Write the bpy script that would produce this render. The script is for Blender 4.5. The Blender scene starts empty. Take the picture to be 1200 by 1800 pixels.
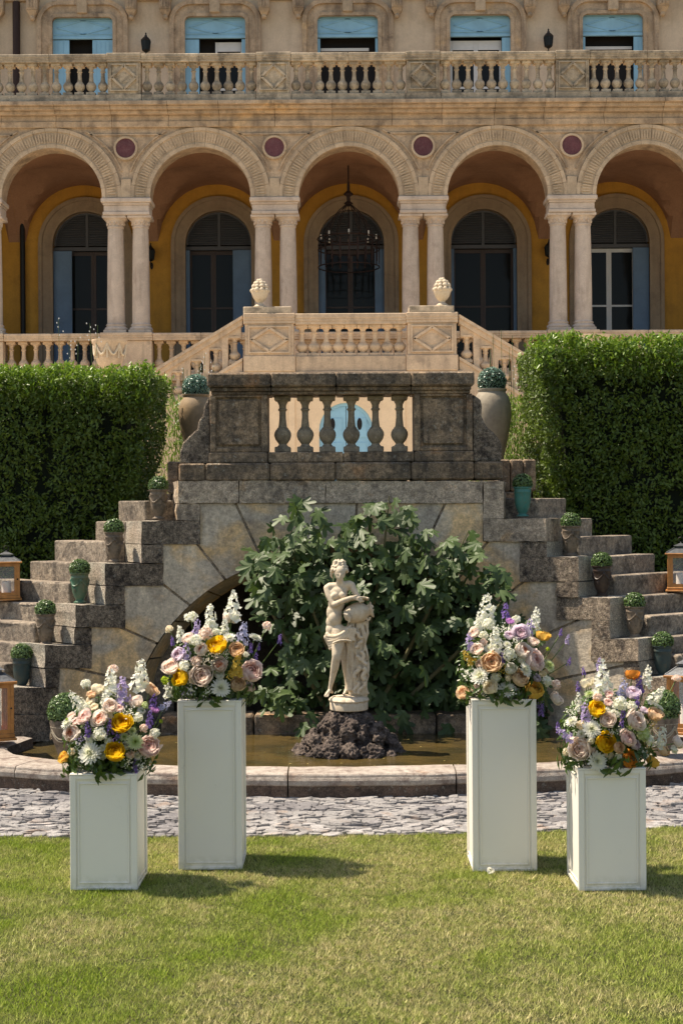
import bpy, bmesh, math, random
import numpy as np
from mathutils import Vector, Matrix, noise as mnoise
R = math.radians
rng = np.random.default_rng(7)
random.seed(11)
C = bpy.context.scene.collection
sc = bpy.context.scene

# ------------------------------------------------------------------ camera, light, exposure
TH = 0.0065
CAMZ, F = 1.6, 2500.0
cam = bpy.data.cameras.new('camera'); cam.sensor_fit = 'VERTICAL'; cam.sensor_height = 36; cam.lens = 50
cam.clip_end = 3000; cam.clip_start = 0.1
co = bpy.data.objects.new('camera', cam); C.objects.link(co)
co.location = (0, 0, CAMZ); co.rotation_euler = (math.pi/2, TH, 0)
sc.camera = co
SUN = Vector((-0.51, 0.11, 1.0)).normalized()
wd = bpy.data.worlds.new('World'); sc.world = wd; wd.use_nodes = True
wn = wd.node_tree; wn.nodes.clear()
sky = wn.nodes.new('ShaderNodeTexSky'); sky.sky_type = 'NISHITA'; sky.sun_disc = False
sky.sun_elevation = math.asin(SUN.z); sky.sun_rotation = math.atan2(SUN.x, SUN.y)
bgn = wn.nodes.new('ShaderNodeBackground'); bgn.inputs[1].default_value = 0.115
wo = wn.nodes.new('ShaderNodeOutputWorld')
wn.links.new(sky.outputs[0], bgn.inputs[0]); wn.links.new(bgn.outputs[0], wo.inputs[0])
sl = bpy.data.lights.new('sun', 'SUN'); sl.energy = 5.0; sl.angle = R(0.5); sl.color = (1, .955, .88)
so = bpy.data.objects.new('sun', sl); C.objects.link(so); so.rotation_euler = SUN.to_track_quat('Z', 'Y').to_euler()
sc.view_settings.view_transform = 'Standard'; sc.view_settings.look = 'None'
sc.view_settings.gamma = 1; sc.view_settings.use_curve_mapping = False
sc.view_settings.exposure = 0.78
sc.view_settings.use_white_balance = True; sc.view_settings.white_balance_temperature = 7500; sc.view_settings.white_balance_tint = 12
sc.cycles.max_bounces = 6; sc.cycles.diffuse_bounces = 4; sc.cycles.glossy_bounces = 3
sc.cycles.transmission_bounces = 4; sc.cycles.transparent_max_bounces = 6
sc.cycles.use_denoising = True

# ------------------------------------------------------------------ helpers
def un(px, py):
    a, b = px-600, py-900
    return a-TH*b, b+TH*a
def W(px, py, d):
    a, b = un(px, py)
    return Vector((a*d/F, d, CAMZ-b*d/F))
def ground_d(py, z=0.0, px=600):
    return (CAMZ-z)*F/un(px, py)[1]

class MB:
    def __init__(s): s.v = []; s.f = []
    def add(s, vs, fs):
        n = len(s.v); s.v += [tuple(p) for p in vs]; s.f += [tuple(i+n for i in f) for f in fs]; return s
    def box(s, x0, x1, y0, y1, z0, z1, b=0.0, M=None):
        if b <= 0:
            vs = [(x, y, z) for x in (x0, x1) for y in (y0, y1) for z in (z0, z1)]
            fs = [(0,1,3,2),(4,6,7,5),(0,4,5,1),(2,3,7,6),(0,2,6,4),(1,5,7,3)]
        else:
            vs = []; idx = {}
            for i, x in enumerate((x0, x1)):
                for j, y in enumerate((y0, y1)):
                    for k, z in enumerate((z0, z1)):
                        dx = b if i == 0 else -b; dy = b if j == 0 else -b; dz = b if k == 0 else -b
                        idx[(i,j,k,0)] = len(vs); vs.append((x, y+dy, z+dz))
                        idx[(i,j,k,1)] = len(vs); vs.append((x+dx, y, z+dz))
                        idx[(i,j,k,2)] = len(vs); vs.append((x+dx, y+dy, z))
            fs = []
            I = idx
            for i in (0,1):
                q = (I[i,0,0,0], I[i,0,1,0], I[i,1,1,0], I[i,1,0,0]); fs.append(q if i == 0 else q[::-1])
                q = (I[0,i,0,1], I[1,i,0,1], I[1,i,1,1], I[0,i,1,1]); fs.append(q if i == 0 else q[::-1])
                q = (I[0,0,i,2], I[0,1,i,2], I[1,1,i,2], I[1,0,i,2]); fs.append(q if i == 0 else q[::-1])
            for i in (0,1):
                for j in (0,1):
                    q = (I[i,j,0,0], I[i,j,1,0], I[i,j,1,1], I[i,j,0,1]); fs.append(q if i == j else q[::-1])
                    q = (I[i,0,j,0], I[i,0,j,2], I[i,1,j,2], I[i,1,j,0]); fs.append(q if i == j else q[::-1])
                    q = (I[0,i,j,1], I[1,i,j,1], I[1,i,j,2], I[0,i,j,2]); fs.append(q if i == j else q[::-1])
            for i in (0,1):
                for j in (0,1):
                    for k in (0,1):
                        q = (I[i,j,k,0], I[i,j,k,1], I[i,j,k,2]); fs.append(q if (i+j+k) % 2 == 0 else q[::-1])
        if M is not None: vs = [M @ Vector(p) for p in vs]
        return s.add(vs, fs)
    def lathe(s, prof, c=(0,0,0), n=16, square=False, M=None, wob=0.0):
        vs = []; fs = []
        for k, (r, z) in enumerate(prof):
            for i in range(n):
                a = 2*math.pi*(i+.5)/n
                rr = r*(1+wob*math.sin(3*a+k*.7))
                vs.append((c[0]+rr*math.cos(a), c[1]+rr*math.sin(a), c[2]+z))
        for k in range(len(prof)-1):
            for i in range(n):
                j = (i+1) % n
                fs.append((k*n+i, k*n+j, (k+1)*n+j, (k+1)*n+i))
        fs.append(tuple(range(n))[::-1]); m = (len(prof)-1)*n; fs.append(tuple(range(m, m+n)))
        if M is not None: vs = [M @ Vector(p) for p in vs]
        return s.add(vs, fs)
    def tube(s, pts, rad, n=8, flat=1.0):
        pts = [Vector(p) for p in pts]
        if not hasattr(rad, '__len__'): rad = [rad]*len(pts)
        vs = []; fs = []; up = None
        for k, p in enumerate(pts):
            t = (pts[min(k+1, len(pts)-1)]-pts[max(k-1, 0)]).normalized()
            if up is None: up = t.orthogonal().normalized()
            a = (up - t*up.dot(t)); a = a.normalized() if a.length > 1e-6 else t.orthogonal().normalized(); up = a; b = t.cross(a)
            for i in range(n):
                q = 2*math.pi*i/n
                vs.append(p + a*math.cos(q)*rad[k] + b*math.sin(q)*rad[k]*flat)
        for k in range(len(pts)-1):
            for i in range(n):
                j = (i+1) % n; fs.append((k*n+i, k*n+j, (k+1)*n+j, (k+1)*n+i))
        fs.append(tuple(range(n))[::-1]); m = (len(pts)-1)*n; fs.append(tuple(range(m, m+n)))
        return s.add(vs, fs)
    def ball(s, c, r, nu=12, nv=8, M=None):
        if not hasattr(r, '__len__'): r = (r, r, r)
        vs = []; fs = []
        for j in range(1, nv):
            t = math.pi*j/nv
            for i in range(nu):
                a = 2*math.pi*i/nu
                vs.append(Vector((r[0]*math.sin(t)*math.cos(a), r[1]*math.sin(t)*math.sin(a), r[2]*math.cos(t))))
        top = len(vs); vs.append(Vector((0,0,r[2]))); vs.append(Vector((0,0,-r[2])))
        for j in range(nv-2):
            for i in range(nu):
                k = (i+1) % nu; fs.append((j*nu+i, (j+1)*nu+i, (j+1)*nu+k, j*nu+k))
        for i in range(nu):
            k = (i+1) % nu; fs.append((top, i, k)); fs.append((top+1, (nv-2)*nu+k, (nv-2)*nu+i))
        if M is not None: vs = [M @ v for v in vs]
        return s.add([Vector(c)+v for v in vs], fs)
    def caps(s, p1, r1, p2, r2, n=14):
        s.tube([p1, p2], [r1, r2], n); s.ball(p1, r1, n, 8); s.ball(p2, r2, n, 8); return s
    def prism(s, poly, z0, z1):
        n = len(poly)
        vs = [(x, y, z0) for x, y in poly]+[(x, y, z1) for x, y in poly]
        a = sum(poly[i][0]*poly[(i+1)%n][1]-poly[(i+1)%n][0]*poly[i][1] for i in range(n))
        fs = [tuple(range(n))[::-1], tuple(range(n, 2*n))]+[(i, (i+1)%n, n+(i+1)%n, n+i) for i in range(n)]
        if a < 0: fs = [f[::-1] for f in fs]
        return s.add(vs, fs)
    def prism_xz(s, poly, y0, y1):
        n = len(poly)
        vs = [(x, y0, z) for x, z in poly]+[(x, y1, z) for x, z in poly]
        a = sum(poly[i][0]*poly[(i+1)%n][1]-poly[(i+1)%n][0]*poly[i][1] for i in range(n))
        fs = [tuple(range(n)), tuple(range(n, 2*n))[::-1]]+[(i, n+i, n+(i+1)%n, (i+1)%n) for i in range(n)]
        if a < 0: fs = [f[::-1] for f in fs]
        return s.add(vs, fs)
    def mesh(s, name, smooth=False, ang=None):
        me = bpy.data.meshes.new(name); me.from_pydata(s.v, [], s.f); me.update()
        if smooth:
            me.polygons.foreach_set('use_smooth', [True]*len(me.polygons))
            if ang: me.set_sharp_from_angle(angle=R(ang))
        return me
    def build(s, name, m, parent=None, smooth=False, loc=None, ang=40):
        me = s.mesh(name, smooth, ang); me.materials.append(m)
        return link(name, me, parent, loc)

def link(name, me, parent=None, loc=None, rot=None, scl=None):
    o = bpy.data.objects.new(name, me); C.objects.link(o)
    if parent is not None: o.parent = parent
    if loc is not None: o.location = loc
    if rot is not None: o.rotation_euler = rot
    if scl is not None: o.scale = scl if hasattr(scl, '__len__') else (scl,)*3
    return o
def tag(o, label=None, cat=None, group=None, kind=None):
    if label: o['label'] = label
    if cat: o['category'] = cat
    if group: o['group'] = group
    if kind: o['kind'] = kind
    return o
def thing(name, label, cat, loc=(0,0,0), group=None, rz=0):
    o = bpy.data.objects.new(name, None); C.objects.link(o); o.location = loc; o.rotation_euler = (0,0,rz)
    return tag(o, label, cat, group)
def copy_tree(o, parent=None):
    c = o.copy(); C.objects.link(c)
    if parent is not None: c.parent = parent
    for ch in list(o.children): copy_tree(ch, c)
    return c
def fast_mesh(name, V, Fc, mat, parent=None, attr=None, smooth=False):
    V = np.asarray(V, np.float32).reshape(-1, 3); Fc = np.asarray(Fc, np.int32); k = Fc.shape[1]
    me = bpy.data.meshes.new(name)
    me.vertices.add(len(V)); me.vertices.foreach_set('co', V.ravel())
    me.loops.add(Fc.size); me.loops.foreach_set('vertex_index', Fc.ravel())
    me.polygons.add(len(Fc)); me.polygons.foreach_set('loop_start', np.arange(0, Fc.size, k, dtype=np.int32))
    me.update(calc_edges=True)
    if smooth: me.polygons.foreach_set('use_smooth', np.ones(len(Fc), bool))
    if attr is not None:
        a = me.attributes.new('tint', 'FLOAT', 'FACE'); a.data.foreach_set('value', np.asarray(attr, np.float32))
    me.materials.append(mat)
    return me if parent is False else link(name, me, parent)
def unit(a): return a/np.maximum(np.linalg.norm(a, axis=-1, keepdims=True), 1e-9)
def leaves(P, N, L, Wd, fold=0.25, along=None):
    """diamond leaves folded on the midrib: two triangles each"""
    n = len(P); L = np.broadcast_to(L, (n,))[:, None]; Wd = np.broadcast_to(Wd, (n,))[:, None]
    r = rng.normal(size=(n, 3)) if along is None else along
    T = unit(r - (r*N).sum(1, keepdims=True)*N); B = np.cross(N, T)
    base = P-T*L*.5; tip = P+T*L*.5
    l = P-B*Wd*.5+N*Wd*fold; r2 = P+B*Wd*.5+N*Wd*fold
    V = np.stack([base, r2, tip, l], 1).reshape(-1, 3)
    i = np.arange(n)[:, None]*4
    Fc = np.concatenate([i+np.array([[0,1,2]]), i+np.array([[0,2,3]])], 1).reshape(-1, 3)
    t = np.repeat(rng.random(n), 2)
    return V, Fc, t

# ------------------------------------------------------------------ materials
def nm(name):
    m = bpy.data.materials.new(name); m.use_nodes = True; nt = m.node_tree; nt.nodes.clear()
    out = nt.nodes.new('ShaderNodeOutputMaterial'); p = nt.nodes.new('ShaderNodeBsdfPrincipled')
    nt.links.new(p.outputs[0], out.inputs[0]); return m, nt, p, out
def N(nt, t, **k):
    n = nt.nodes.new(t)
    for a, b in k.items(): setattr(n, a, b)
    return n
def noise(nt, scale, detail=6, rough=.6, vec=None, sz=None, dist=0):
    n = N(nt, 'ShaderNodeTexNoise'); n.inputs['Scale'].default_value = scale; n.inputs['Detail'].default_value = detail
    n.inputs['Roughness'].default_value = rough; n.inputs['Distortion'].default_value = dist
    g = nt.nodes.get('POS') or N(nt, 'ShaderNodeNewGeometry'); g.name = 'POS'
    src = g.outputs['Position']
    if sz:
        mp = N(nt, 'ShaderNodeMapping'); mp.inputs['Scale'].default_value = sz; nt.links.new(src, mp.inputs[0]); src = mp.outputs[0]
    nt.links.new(src, n.inputs['Vector']); return n.outputs['Fac']
def rampf(nt, fac, a, b, lo=0., hi=1.):
    m = N(nt, 'ShaderNodeMapRange'); m.inputs[1].default_value = a; m.inputs[2].default_value = b
    m.inputs[3].default_value = lo; m.inputs[4].default_value = hi; nt.links.new(fac, m.inputs[0]); return m.outputs[0]
def mixc(nt, fac, a, b, mode='MIX'):
    m = N(nt, 'ShaderNodeMix', data_type='RGBA', blend_type=mode)
    for s, v in ((0, fac), (6, a), (7, b)):
        if hasattr(v, 'is_linked') or hasattr(v, 'links'): nt.links.new(v, m.inputs[s])
        elif s == 0: m.inputs[0].default_value = v
        else: m.inputs[s].default_value = (*v, 1)
    return m.outputs[2]
def mulf(nt, a, b):
    m = N(nt, 'ShaderNodeMath', operation='MULTIPLY'); nt.links.new(a, m.inputs[0])
    if isinstance(b, (int, float)): m.inputs[1].default_value = b
    else: nt.links.new(b, m.inputs[1])
    return m.outputs[0]
def bump(nt, p, h, strength, dist=.01):
    b = N(nt, 'ShaderNodeBump'); b.inputs['Strength'].default_value = strength; b.inputs['Distance'].default_value = dist
    nt.links.new(h, b.inputs['Height']); nt.links.new(b.outputs[0], p.inputs['Normal'])
def stone(name, c1, c2, stain, s=1.0, stain_amt=.8, stain_at=.52, streak=.5, speck=.5, patch=None, patch_at=.6, rough=.9, bumps=.5, bd=.01, vary=.12, lichen=0, gain=1.0, mottle=0):
    m, nt, p, out = nm(name)
    G_ = lambda c: tuple(min(.85, x*gain) for x in c)
    c1, c2, stain = G_(c1), G_(c2), G_(stain)
    if patch is not None: patch = G_(patch)
    col = mixc(nt, rampf(nt, noise(nt, 1.3*s, 5, .6), .35, .65), c1, c2)
    if patch is not None: col = mixc(nt, rampf(nt, noise(nt, 1.7*s, 4, .55, sz=(1,1,1.3), dist=.4), patch_at, patch_at+.13), col, patch)
    if stain_amt: col = mixc(nt, mulf(nt, rampf(nt, noise(nt, 3.2*s, 9, .68), stain_at, stain_at+.10), stain_amt), col, stain)
    col = mixc(nt, rampf(nt, noise(nt, 7.5*s, 7, .7), .40, .62, 0, .5*min(1, stain_amt*1.4)), col, stain)
    if streak: col = mixc(nt, mulf(nt, rampf(nt, noise(nt, 1.0, 6, .6, sz=(7*s, 7*s, .8*s)), .52, .7), streak), col, stain)
    fine = noise(nt, 55*s, 4, .7)
    sp = rampf(nt, fine, .3, .7, 1-speck, 1+speck*.5)
    v = N(nt, 'ShaderNodeCombineColor')
    for i in range(3): nt.links.new(sp, v.inputs[i])
    col = mixc(nt, 1.0, col, v.outputs[0], 'MULTIPLY')
    if mottle:
        mo = rampf(nt, noise(nt, 17*s, 9, .78), .38, .64, 1-mottle, 1+mottle*.9); vm_ = N(nt, 'ShaderNodeCombineColor')
        for i in range(3): nt.links.new(mo, vm_.inputs[i])
        col = mixc(nt, 1.0, col, vm_.outputs[0], 'MULTIPLY')
    if lichen: col = mixc(nt, mulf(nt, rampf(nt, noise(nt, 14*s, 5, .6), .6, .68), lichen), col, (.42,.40,.34))
    oi = N(nt, 'ShaderNodeObjectInfo'); vr = rampf(nt, oi.outputs['Random'], 0, 1, 1-vary, 1+vary)
    v2 = N(nt, 'ShaderNodeCombineColor')
    for i in range(3): nt.links.new(vr, v2.inputs[i])
    col = mixc(nt, 1.0, col, v2.outputs[0], 'MULTIPLY')
    nt.links.new(col, p.inputs['Base Color']); p.inputs['Roughness'].default_value = rough
    p.inputs['Specular IOR Level'].default_value = .25
    if bumps:
        h = N(nt, 'ShaderNodeMath', operation='ADD'); nt.links.new(fine, h.inputs[0]); nt.links.new(noise(nt, 12*s, 5, .6), h.inputs[1])
        bump(nt, p, h.outputs[0], bumps, bd)
    return m
def plain(name, c, rough=.5, metal=0, var=.1, ns=8, bumps=0, spec=.4, c2=None):
    m, nt, p, out = nm(name)
    f = rampf(nt, noise(nt, ns, 5, .6), .3, .7)
    col = mixc(nt, f, tuple(x*(1-var) for x in c), c2 or tuple(min(1, x*(1+var)) for x in c))
    nt.links.new(col, p.inputs['Base Color']); p.inputs['Roughness'].default_value = rough; p.inputs['Metallic'].default_value = metal
    p.inputs['Specular IOR Level'].default_value = spec
    if bumps: bump(nt, p, noise(nt, ns*8, 3, .6), bumps, .004)
    return m
def leafmat(name, c1, c2, c3=None, rough=.42, trans=.25, ns=3.0, spec=.5):
    m, nt, p, out = nm(name)
    at = N(nt, 'ShaderNodeAttribute', attribute_name='tint')
    col = mixc(nt, at.outputs['Fac'], c1, c2)
    if c3: col = mixc(nt, rampf(nt, noise(nt, ns, 4, .6), .45, .62), col, c3)
    oi = N(nt, 'ShaderNodeObjectInfo'); col = mixc(nt, mulf(nt, oi.outputs['Random'], .35), col, c2)
    nt.links.new(col, p.inputs['Base Color']); p.inputs['Roughness'].default_value = rough
    p.inputs['Specular IOR Level'].default_value = spec
    tr = N(nt, 'ShaderNodeBsdfTranslucent'); nt.links.new(mixc(nt, .6, col, (.16,.26,.03)), tr.inputs[0])
    mx = N(nt, 'ShaderNodeMixShader'); mx.inputs[0].default_value = trans
    nt.links.new(p.outputs[0], mx.inputs[1]); nt.links.new(tr.outputs[0], mx.inputs[2]); nt.links.new(mx.outputs[0], out.inputs[0])
    return m
def petal(name, outer, inner, trans=.5):
    m, nt, p, out = nm(name)
    at = N(nt, 'ShaderNodeAttribute', attribute_name='tint')
    col = mixc(nt, rampf(nt, at.outputs['Fac'], .15, .75), inner, outer)
    nt.links.new(col, p.inputs['Base Color']); p.inputs['Roughness'].default_value = .6; p.inputs['Specular IOR Level'].default_value = .2
    tr = N(nt, 'ShaderNodeBsdfTranslucent'); nt.links.new(col, tr.inputs[0])
    mx = N(nt, 'ShaderNodeMixShader'); mx.inputs[0].default_value = trans
    nt.links.new(p.outputs[0], mx.inputs[1]); nt.links.new(tr.outputs[0], mx.inputs[2]); nt.links.new(mx.outputs[0], out.inputs[0])
    return m

M = {}
M['villa'] = stone('villa_limestone', (.50,.37,.25), (.40,.30,.205), (.13,.095,.07), s=.55, stain_amt=.6, stain_at=.55, streak=.6, speck=.22, patch=(.56,.38,.21), patch_at=.58, bumps=.4, bd=.03, vary=.08, gain=1.18)
M['villa_band'] = stone('villa_arch_stone', (.54,.41,.28), (.44,.34,.235), (.16,.12,.09), s=.7, stain_amt=.4, stain_at=.56, streak=.3, speck=.2, bumps=.4, bd=.03, vary=.1, gain=1.15)
M['villa_col'] = stone('column_stone', (.56,.46,.37), (.47,.39,.32), (.25,.19,.15), s=.8, stain_amt=.3, streak=.5, speck=.15, bumps=.3, bd=.02, vary=.05, gain=1.15)
M['villa_rail'] = stone('balustrade_stone', (.47,.38,.27), (.36,.29,.21), (.10,.085,.065), s=.9, stain_amt=.62, stain_at=.5, streak=.4, speck=.25, bumps=.4, bd=.02, vary=.16, gain=1.3)
M['render'] = stone('villa_render', (.56,.45,.33), (.49,.39,.28), (.25,.19,.14), s=.5, stain_amt=.2, streak=.25, speck=.1, bumps=.2, bd=.01, vary=0, gain=1.2)
M['cream'] = stone('cream_wall', (.80,.62,.42), (.74,.56,.37), (.5,.36,.24), s=.5, stain_amt=.2, streak=.15, speck=.08, bumps=.2, bd=.01, vary=0, gain=1.06)
M['stairstone'] = stone('landing_stone', (.62,.47,.32), (.52,.39,.27), (.22,.17,.13), s=.8, stain_amt=.45, stain_at=.54, streak=.4, speck=.18, bumps=.3, bd=.02, vary=.1, gain=1.15)
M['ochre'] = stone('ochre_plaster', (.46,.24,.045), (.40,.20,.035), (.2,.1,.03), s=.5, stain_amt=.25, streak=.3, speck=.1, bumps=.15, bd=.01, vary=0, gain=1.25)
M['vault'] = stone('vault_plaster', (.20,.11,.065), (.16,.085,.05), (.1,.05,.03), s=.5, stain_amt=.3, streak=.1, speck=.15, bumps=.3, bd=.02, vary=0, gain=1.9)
M['surround'] = stone('door_surround', (.32,.24,.16), (.26,.19,.13), (.14,.1,.07), s=.7, stain_amt=.3, streak=.3, speck=.12, bumps=.2, bd=.01, vary=.06, gain=1.15)
M['porphyry'] = stone('purple_marble', (.15,.055,.065), (.11,.04,.05), (.2,.12,.12), s=3, stain_amt=.3, streak=0, speck=.4, bumps=0, vary=.1)
M['blue'] = plain('sky_blue_paint', (.25,.49,.64), .55, var=.12, ns=3)
M['blue_dark'] = plain('slate_blue_paint', (.11,.185,.28), .55, var=.12, ns=3)
M['louvre'] = plain('grey_blue_louvre', (.085,.09,.10), .7)
M['white'] = plain('white_window_paint', (.62,.62,.60), .5, var=.05)
M['brownframe'] = plain('dark_door_frame', (.06,.042,.036), .6)
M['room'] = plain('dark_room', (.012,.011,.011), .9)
M['iron'] = plain('black_iron', (.018,.017,.017), .5, metal=.4)
M['zinc'] = plain('weathered_zinc', (.10,.105,.11), .45, metal=.6, var=.4, ns=30, bumps=.4)
M['rust'] = plain('rusty_iron', (.03,.016,.013), .8)
g_, gt, gp, _ = nm('window_glass'); gp.inputs['Base Color'].default_value = (.012,.014,.014,1); gp.inputs['Roughness'].default_value = .06; gp.inputs['Specular IOR Level'].default_value = .1
bump(gt, gp, noise(gt, 2, 2, .5), .06, .05); M['glass'] = g_
g_, gt, gp, _ = nm('lantern_glass'); gp.inputs['Base Color'].default_value = (.9,.93,.92,1); gp.inputs['Roughness'].default_value = .02; gp.inputs['Alpha'].default_value = .06; M['clear'] = g_
M['garden'] = stone('garden_stone', (.32,.255,.19), (.24,.195,.145), (.07,.056,.045), s=2.2, stain_amt=.7, stain_at=.52, streak=.35, speck=.6, patch=(.36,.22,.11), patch_at=.6, bumps=1.0, bd=.012, vary=.12, lichen=.5, gain=2.4, mottle=.4)
M['gardendark'] = stone('dark_garden_stone', (.18,.125,.078), (.115,.086,.058), (.03,.026,.022), s=2.2, stain_amt=.6, stain_at=.46, streak=.6, speck=.5, patch=(.22,.12,.06), patch_at=.58, bumps=1.0, bd=.012, vary=.2, lichen=.45, gain=2.7, mottle=.5)
M['field'] = stone('plaster_panel', (.37,.315,.24), (.27,.23,.18), (.12,.10,.085), s=1.35, stain_amt=.45, stain_at=.52, streak=.4, speck=.3, patch=(.50,.29,.15), patch_at=.48, bumps=.45, bd=.01, vary=.1, gain=2.0, mottle=.24)
M['rubble'] = stone('rough_block_stone', (.34,.27,.20), (.24,.19,.14), (.05,.04,.035), s=2.6, stain_amt=.8, stain_at=.5, streak=.2, speck=.9, bumps=1.3, bd=.02, vary=.12, lichen=.7, gain=2.1, mottle=.65)
M['sunlit_aggregate'] = stone('sunlit_aggregate_stone', (.50,.42,.34), (.40,.33,.26), (.10,.08,.065), s=3, stain_amt=.35, stain_at=.55, streak=0, speck=1.0, bumps=1.3, bd=.015, vary=.08, gain=1.9, mottle=.3)  # pebbly block ends and tops; the extra paleness paints in sunlight
M['step'] = stone('step_stone', (.27,.22,.165), (.19,.155,.12), (.05,.042,.036), s=2.5, stain_amt=.7, stain_at=.5, streak=.2, speck=.5, bumps=1, bd=.012, vary=.15, lichen=.5, gain=2.0, mottle=.45)
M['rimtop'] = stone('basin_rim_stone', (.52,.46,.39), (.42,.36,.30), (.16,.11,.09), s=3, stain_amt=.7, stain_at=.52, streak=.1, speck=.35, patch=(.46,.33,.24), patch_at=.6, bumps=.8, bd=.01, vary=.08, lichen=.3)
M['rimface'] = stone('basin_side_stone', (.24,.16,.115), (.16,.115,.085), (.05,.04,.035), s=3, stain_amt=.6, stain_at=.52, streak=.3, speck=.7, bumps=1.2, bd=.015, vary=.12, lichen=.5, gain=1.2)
M['slate'] = stone('path_slate', (.48,.455,.43), (.34,.325,.31), (.16,.14,.14), s=4, stain_amt=.4, stain_at=.55, streak=0, speck=.35, patch=(.42,.33,.27), patch_at=.56, bumps=.9, bd=.008, vary=.3)
M['slate_dark'] = stone('path_slate_dark', (.29,.275,.27), (.20,.19,.19), (.10,.09,.09), s=4, stain_amt=.4, streak=0, speck=.35, bumps=.9, bd=.008, vary=.3)
M['earth'] = stone('path_bedding', (.36,.32,.29), (.28,.25,.225), (.05,.04,.03), s=4, stain_amt=.6, streak=0, speck=.6, bumps=1, bd=.02, vary=0)
M['court'] = stone('pale_gravel', (.60,.52,.41), (.55,.47,.37), (.4,.33,.26), s=3, stain_amt=.3, streak=0, speck=.3, bumps=.6, vary=0)
M['statue'] = stone('statue_stone', (.62,.53,.40), (.56,.47,.35), (.36,.25,.14), s=5, stain_amt=.45, stain_at=.56, streak=.15, speck=.1, bumps=.25, bd=.003, vary=.02, rough=.75)
M['tufa'] = stone('tufa_rock', (.20,.155,.125), (.13,.10,.085), (.02,.017,.016), s=5, stain_amt=.7, stain_at=.48, streak=0, speck=.8, bumps=1.4, bd=.012, vary=0, lichen=.12, gain=2.1, mottle=.5)
M['pot_sand'] = stone('sandy_pot_clay', (.26,.20,.145), (.18,.14,.105), (.055,.045,.035), s=7, stain_amt=.6, streak=.3, speck=.3, bumps=.5, bd=.004, vary=.1, rough=.7)
M['pot_jar'] = stone('pale_jar_clay', (.36,.31,.23), (.30,.255,.19), (.14,.115,.085), s=3, stain_amt=.3, streak=.3, speck=.12, bumps=.3, bd=.005, vary=.05, rough=.75)
M['pot_jar_ochre'] = stone('ochre_jar_clay', (.38,.24,.11), (.30,.22,.14), (.16,.12,.08), s=3, stain_amt=.4, streak=.4, speck=.12, bumps=.3, bd=.005, vary=.05, rough=.7)
M['pot_green'] = stone('green_glaze', (.035,.15,.10), (.10,.13,.075), (.16,.13,.08), s=6, stain_amt=.5, stain_at=.55, streak=.3, speck=.2, bumps=.2, bd=.003, vary=.05, rough=.3)
M['pot_turq'] = stone('turquoise_glaze', (.03,.17,.15), (.045,.20,.17), (.15,.14,.08), s=6, stain_amt=.35, stain_at=.58, streak=.4, speck=.15, bumps=.2, bd=.003, vary=.05, rough=.28)
M['pot_teal'] = stone('dark_teal_glaze', (.022,.05,.055), (.035,.06,.06), (.08,.07,.05), s=6, stain_amt=.4, streak=.2, speck=.25, bumps=.3, bd=.003, vary=.05, rough=.35)
M['pot_black'] = stone('black_brown_glaze', (.03,.022,.02), (.045,.03,.025), (.09,.06,.04), s=6, stain_amt=.4, streak=.2, speck=.3, bumps=.3, bd=.003, vary=.05, rough=.4)
m_, nt_, p_, o_ = nm('white_plinth_paint'); p_.inputs['Roughness'].default_value = .42; p_.inputs['Specular IOR Level'].default_value = .4
pc_ = mixc(nt_, rampf(nt_, noise(nt_, 3, 5, .6), .3, .7), (.80,.75,.66), (.82,.77,.68))
xz_ = N(nt_, 'ShaderNodeSeparateXYZ'); nt_.links.new(nt_.nodes['POS'].outputs['Position'], xz_.inputs[0])
pc_ = mixc(nt_, mulf(nt_, rampf(nt_, xz_.outputs[2], .0, .07, 1, 0), rampf(nt_, noise(nt_, 22, 6, .7), .42, .62, 0, .55)), pc_, (.30,.29,.14))
pc_ = mixc(nt_, rampf(nt_, noise(nt_, 9, 8, .75), .63, .70, 0, .22), pc_, (.45,.41,.33))
nt_.links.new(pc_, p_.inputs['Base Color']); bump(nt_, p_, noise(nt_, 5, 3, .5), .05, .01); M['plinth'] = m_
M['lantwood'] = plain('orange_lantern_wood', (.40,.17,.045), .5, var=.25, ns=25, bumps=.2)
M['candle'] = plain('candle_wax', (.75,.72,.65), .6, var=.03)
M['soil'] = plain('dark_soil', (.03,.022,.015), .95)
M['hedge'] = leafmat('hedge_leaf', (.036,.062,.008), (.105,.16,.016), (.06,.095,.010), rough=.48, trans=.22, spec=.35)
M['sunlit_shoot'] = leafmat('sunlit_hedge_shoot', (.085,.17,.012), (.20,.31,.025), None, rough=.4, trans=.35)  # brighter than the hedge leaf: sun on the hedge top put into colour
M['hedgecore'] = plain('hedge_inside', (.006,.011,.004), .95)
M['box'] = leafmat('boxwood_leaf', (.035,.075,.018), (.13,.21,.065), None, rough=.35, trans=.15)
M['boxblue'] = leafmat('blue_boxwood_leaf', (.05,.12,.08), (.16,.27,.20), None, rough=.3, trans=.12)
M['fig'] = leafmat('fig_leaf', (.022,.045,.014), (.075,.12,.036), (.045,.085,.022), rough=.5, trans=.2, ns=6, spec=.4)
M['figstem'] = plain('fig_stem', (.12,.11,.05), .7)
M['greenery'] = leafmat('bouquet_leaf', (.025,.055,.012), (.07,.125,.022), None, rough=.4, trans=.2)
M['stem'] = plain('green_stem', (.09,.14,.03), .6)
M['grassplant'] = leafmat('lime_grass_plant', (.10,.19,.02), (.22,.30,.05), None, trans=.35)
m, nt, p, out = nm('lawn_blade')
at = N(nt, 'ShaderNodeAttribute', attribute_name='tint')
gcol = mixc(nt, at.outputs['Fac'], (.135,.22,.016), (.38,.45,.07))
dry = rampf(nt, noise(nt, 1.5, 5, .65, dist=.3), .39, .60)
dcol = mixc(nt, at.outputs['Fac'], (.32,.29,.10), (.76,.66,.35))
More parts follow.
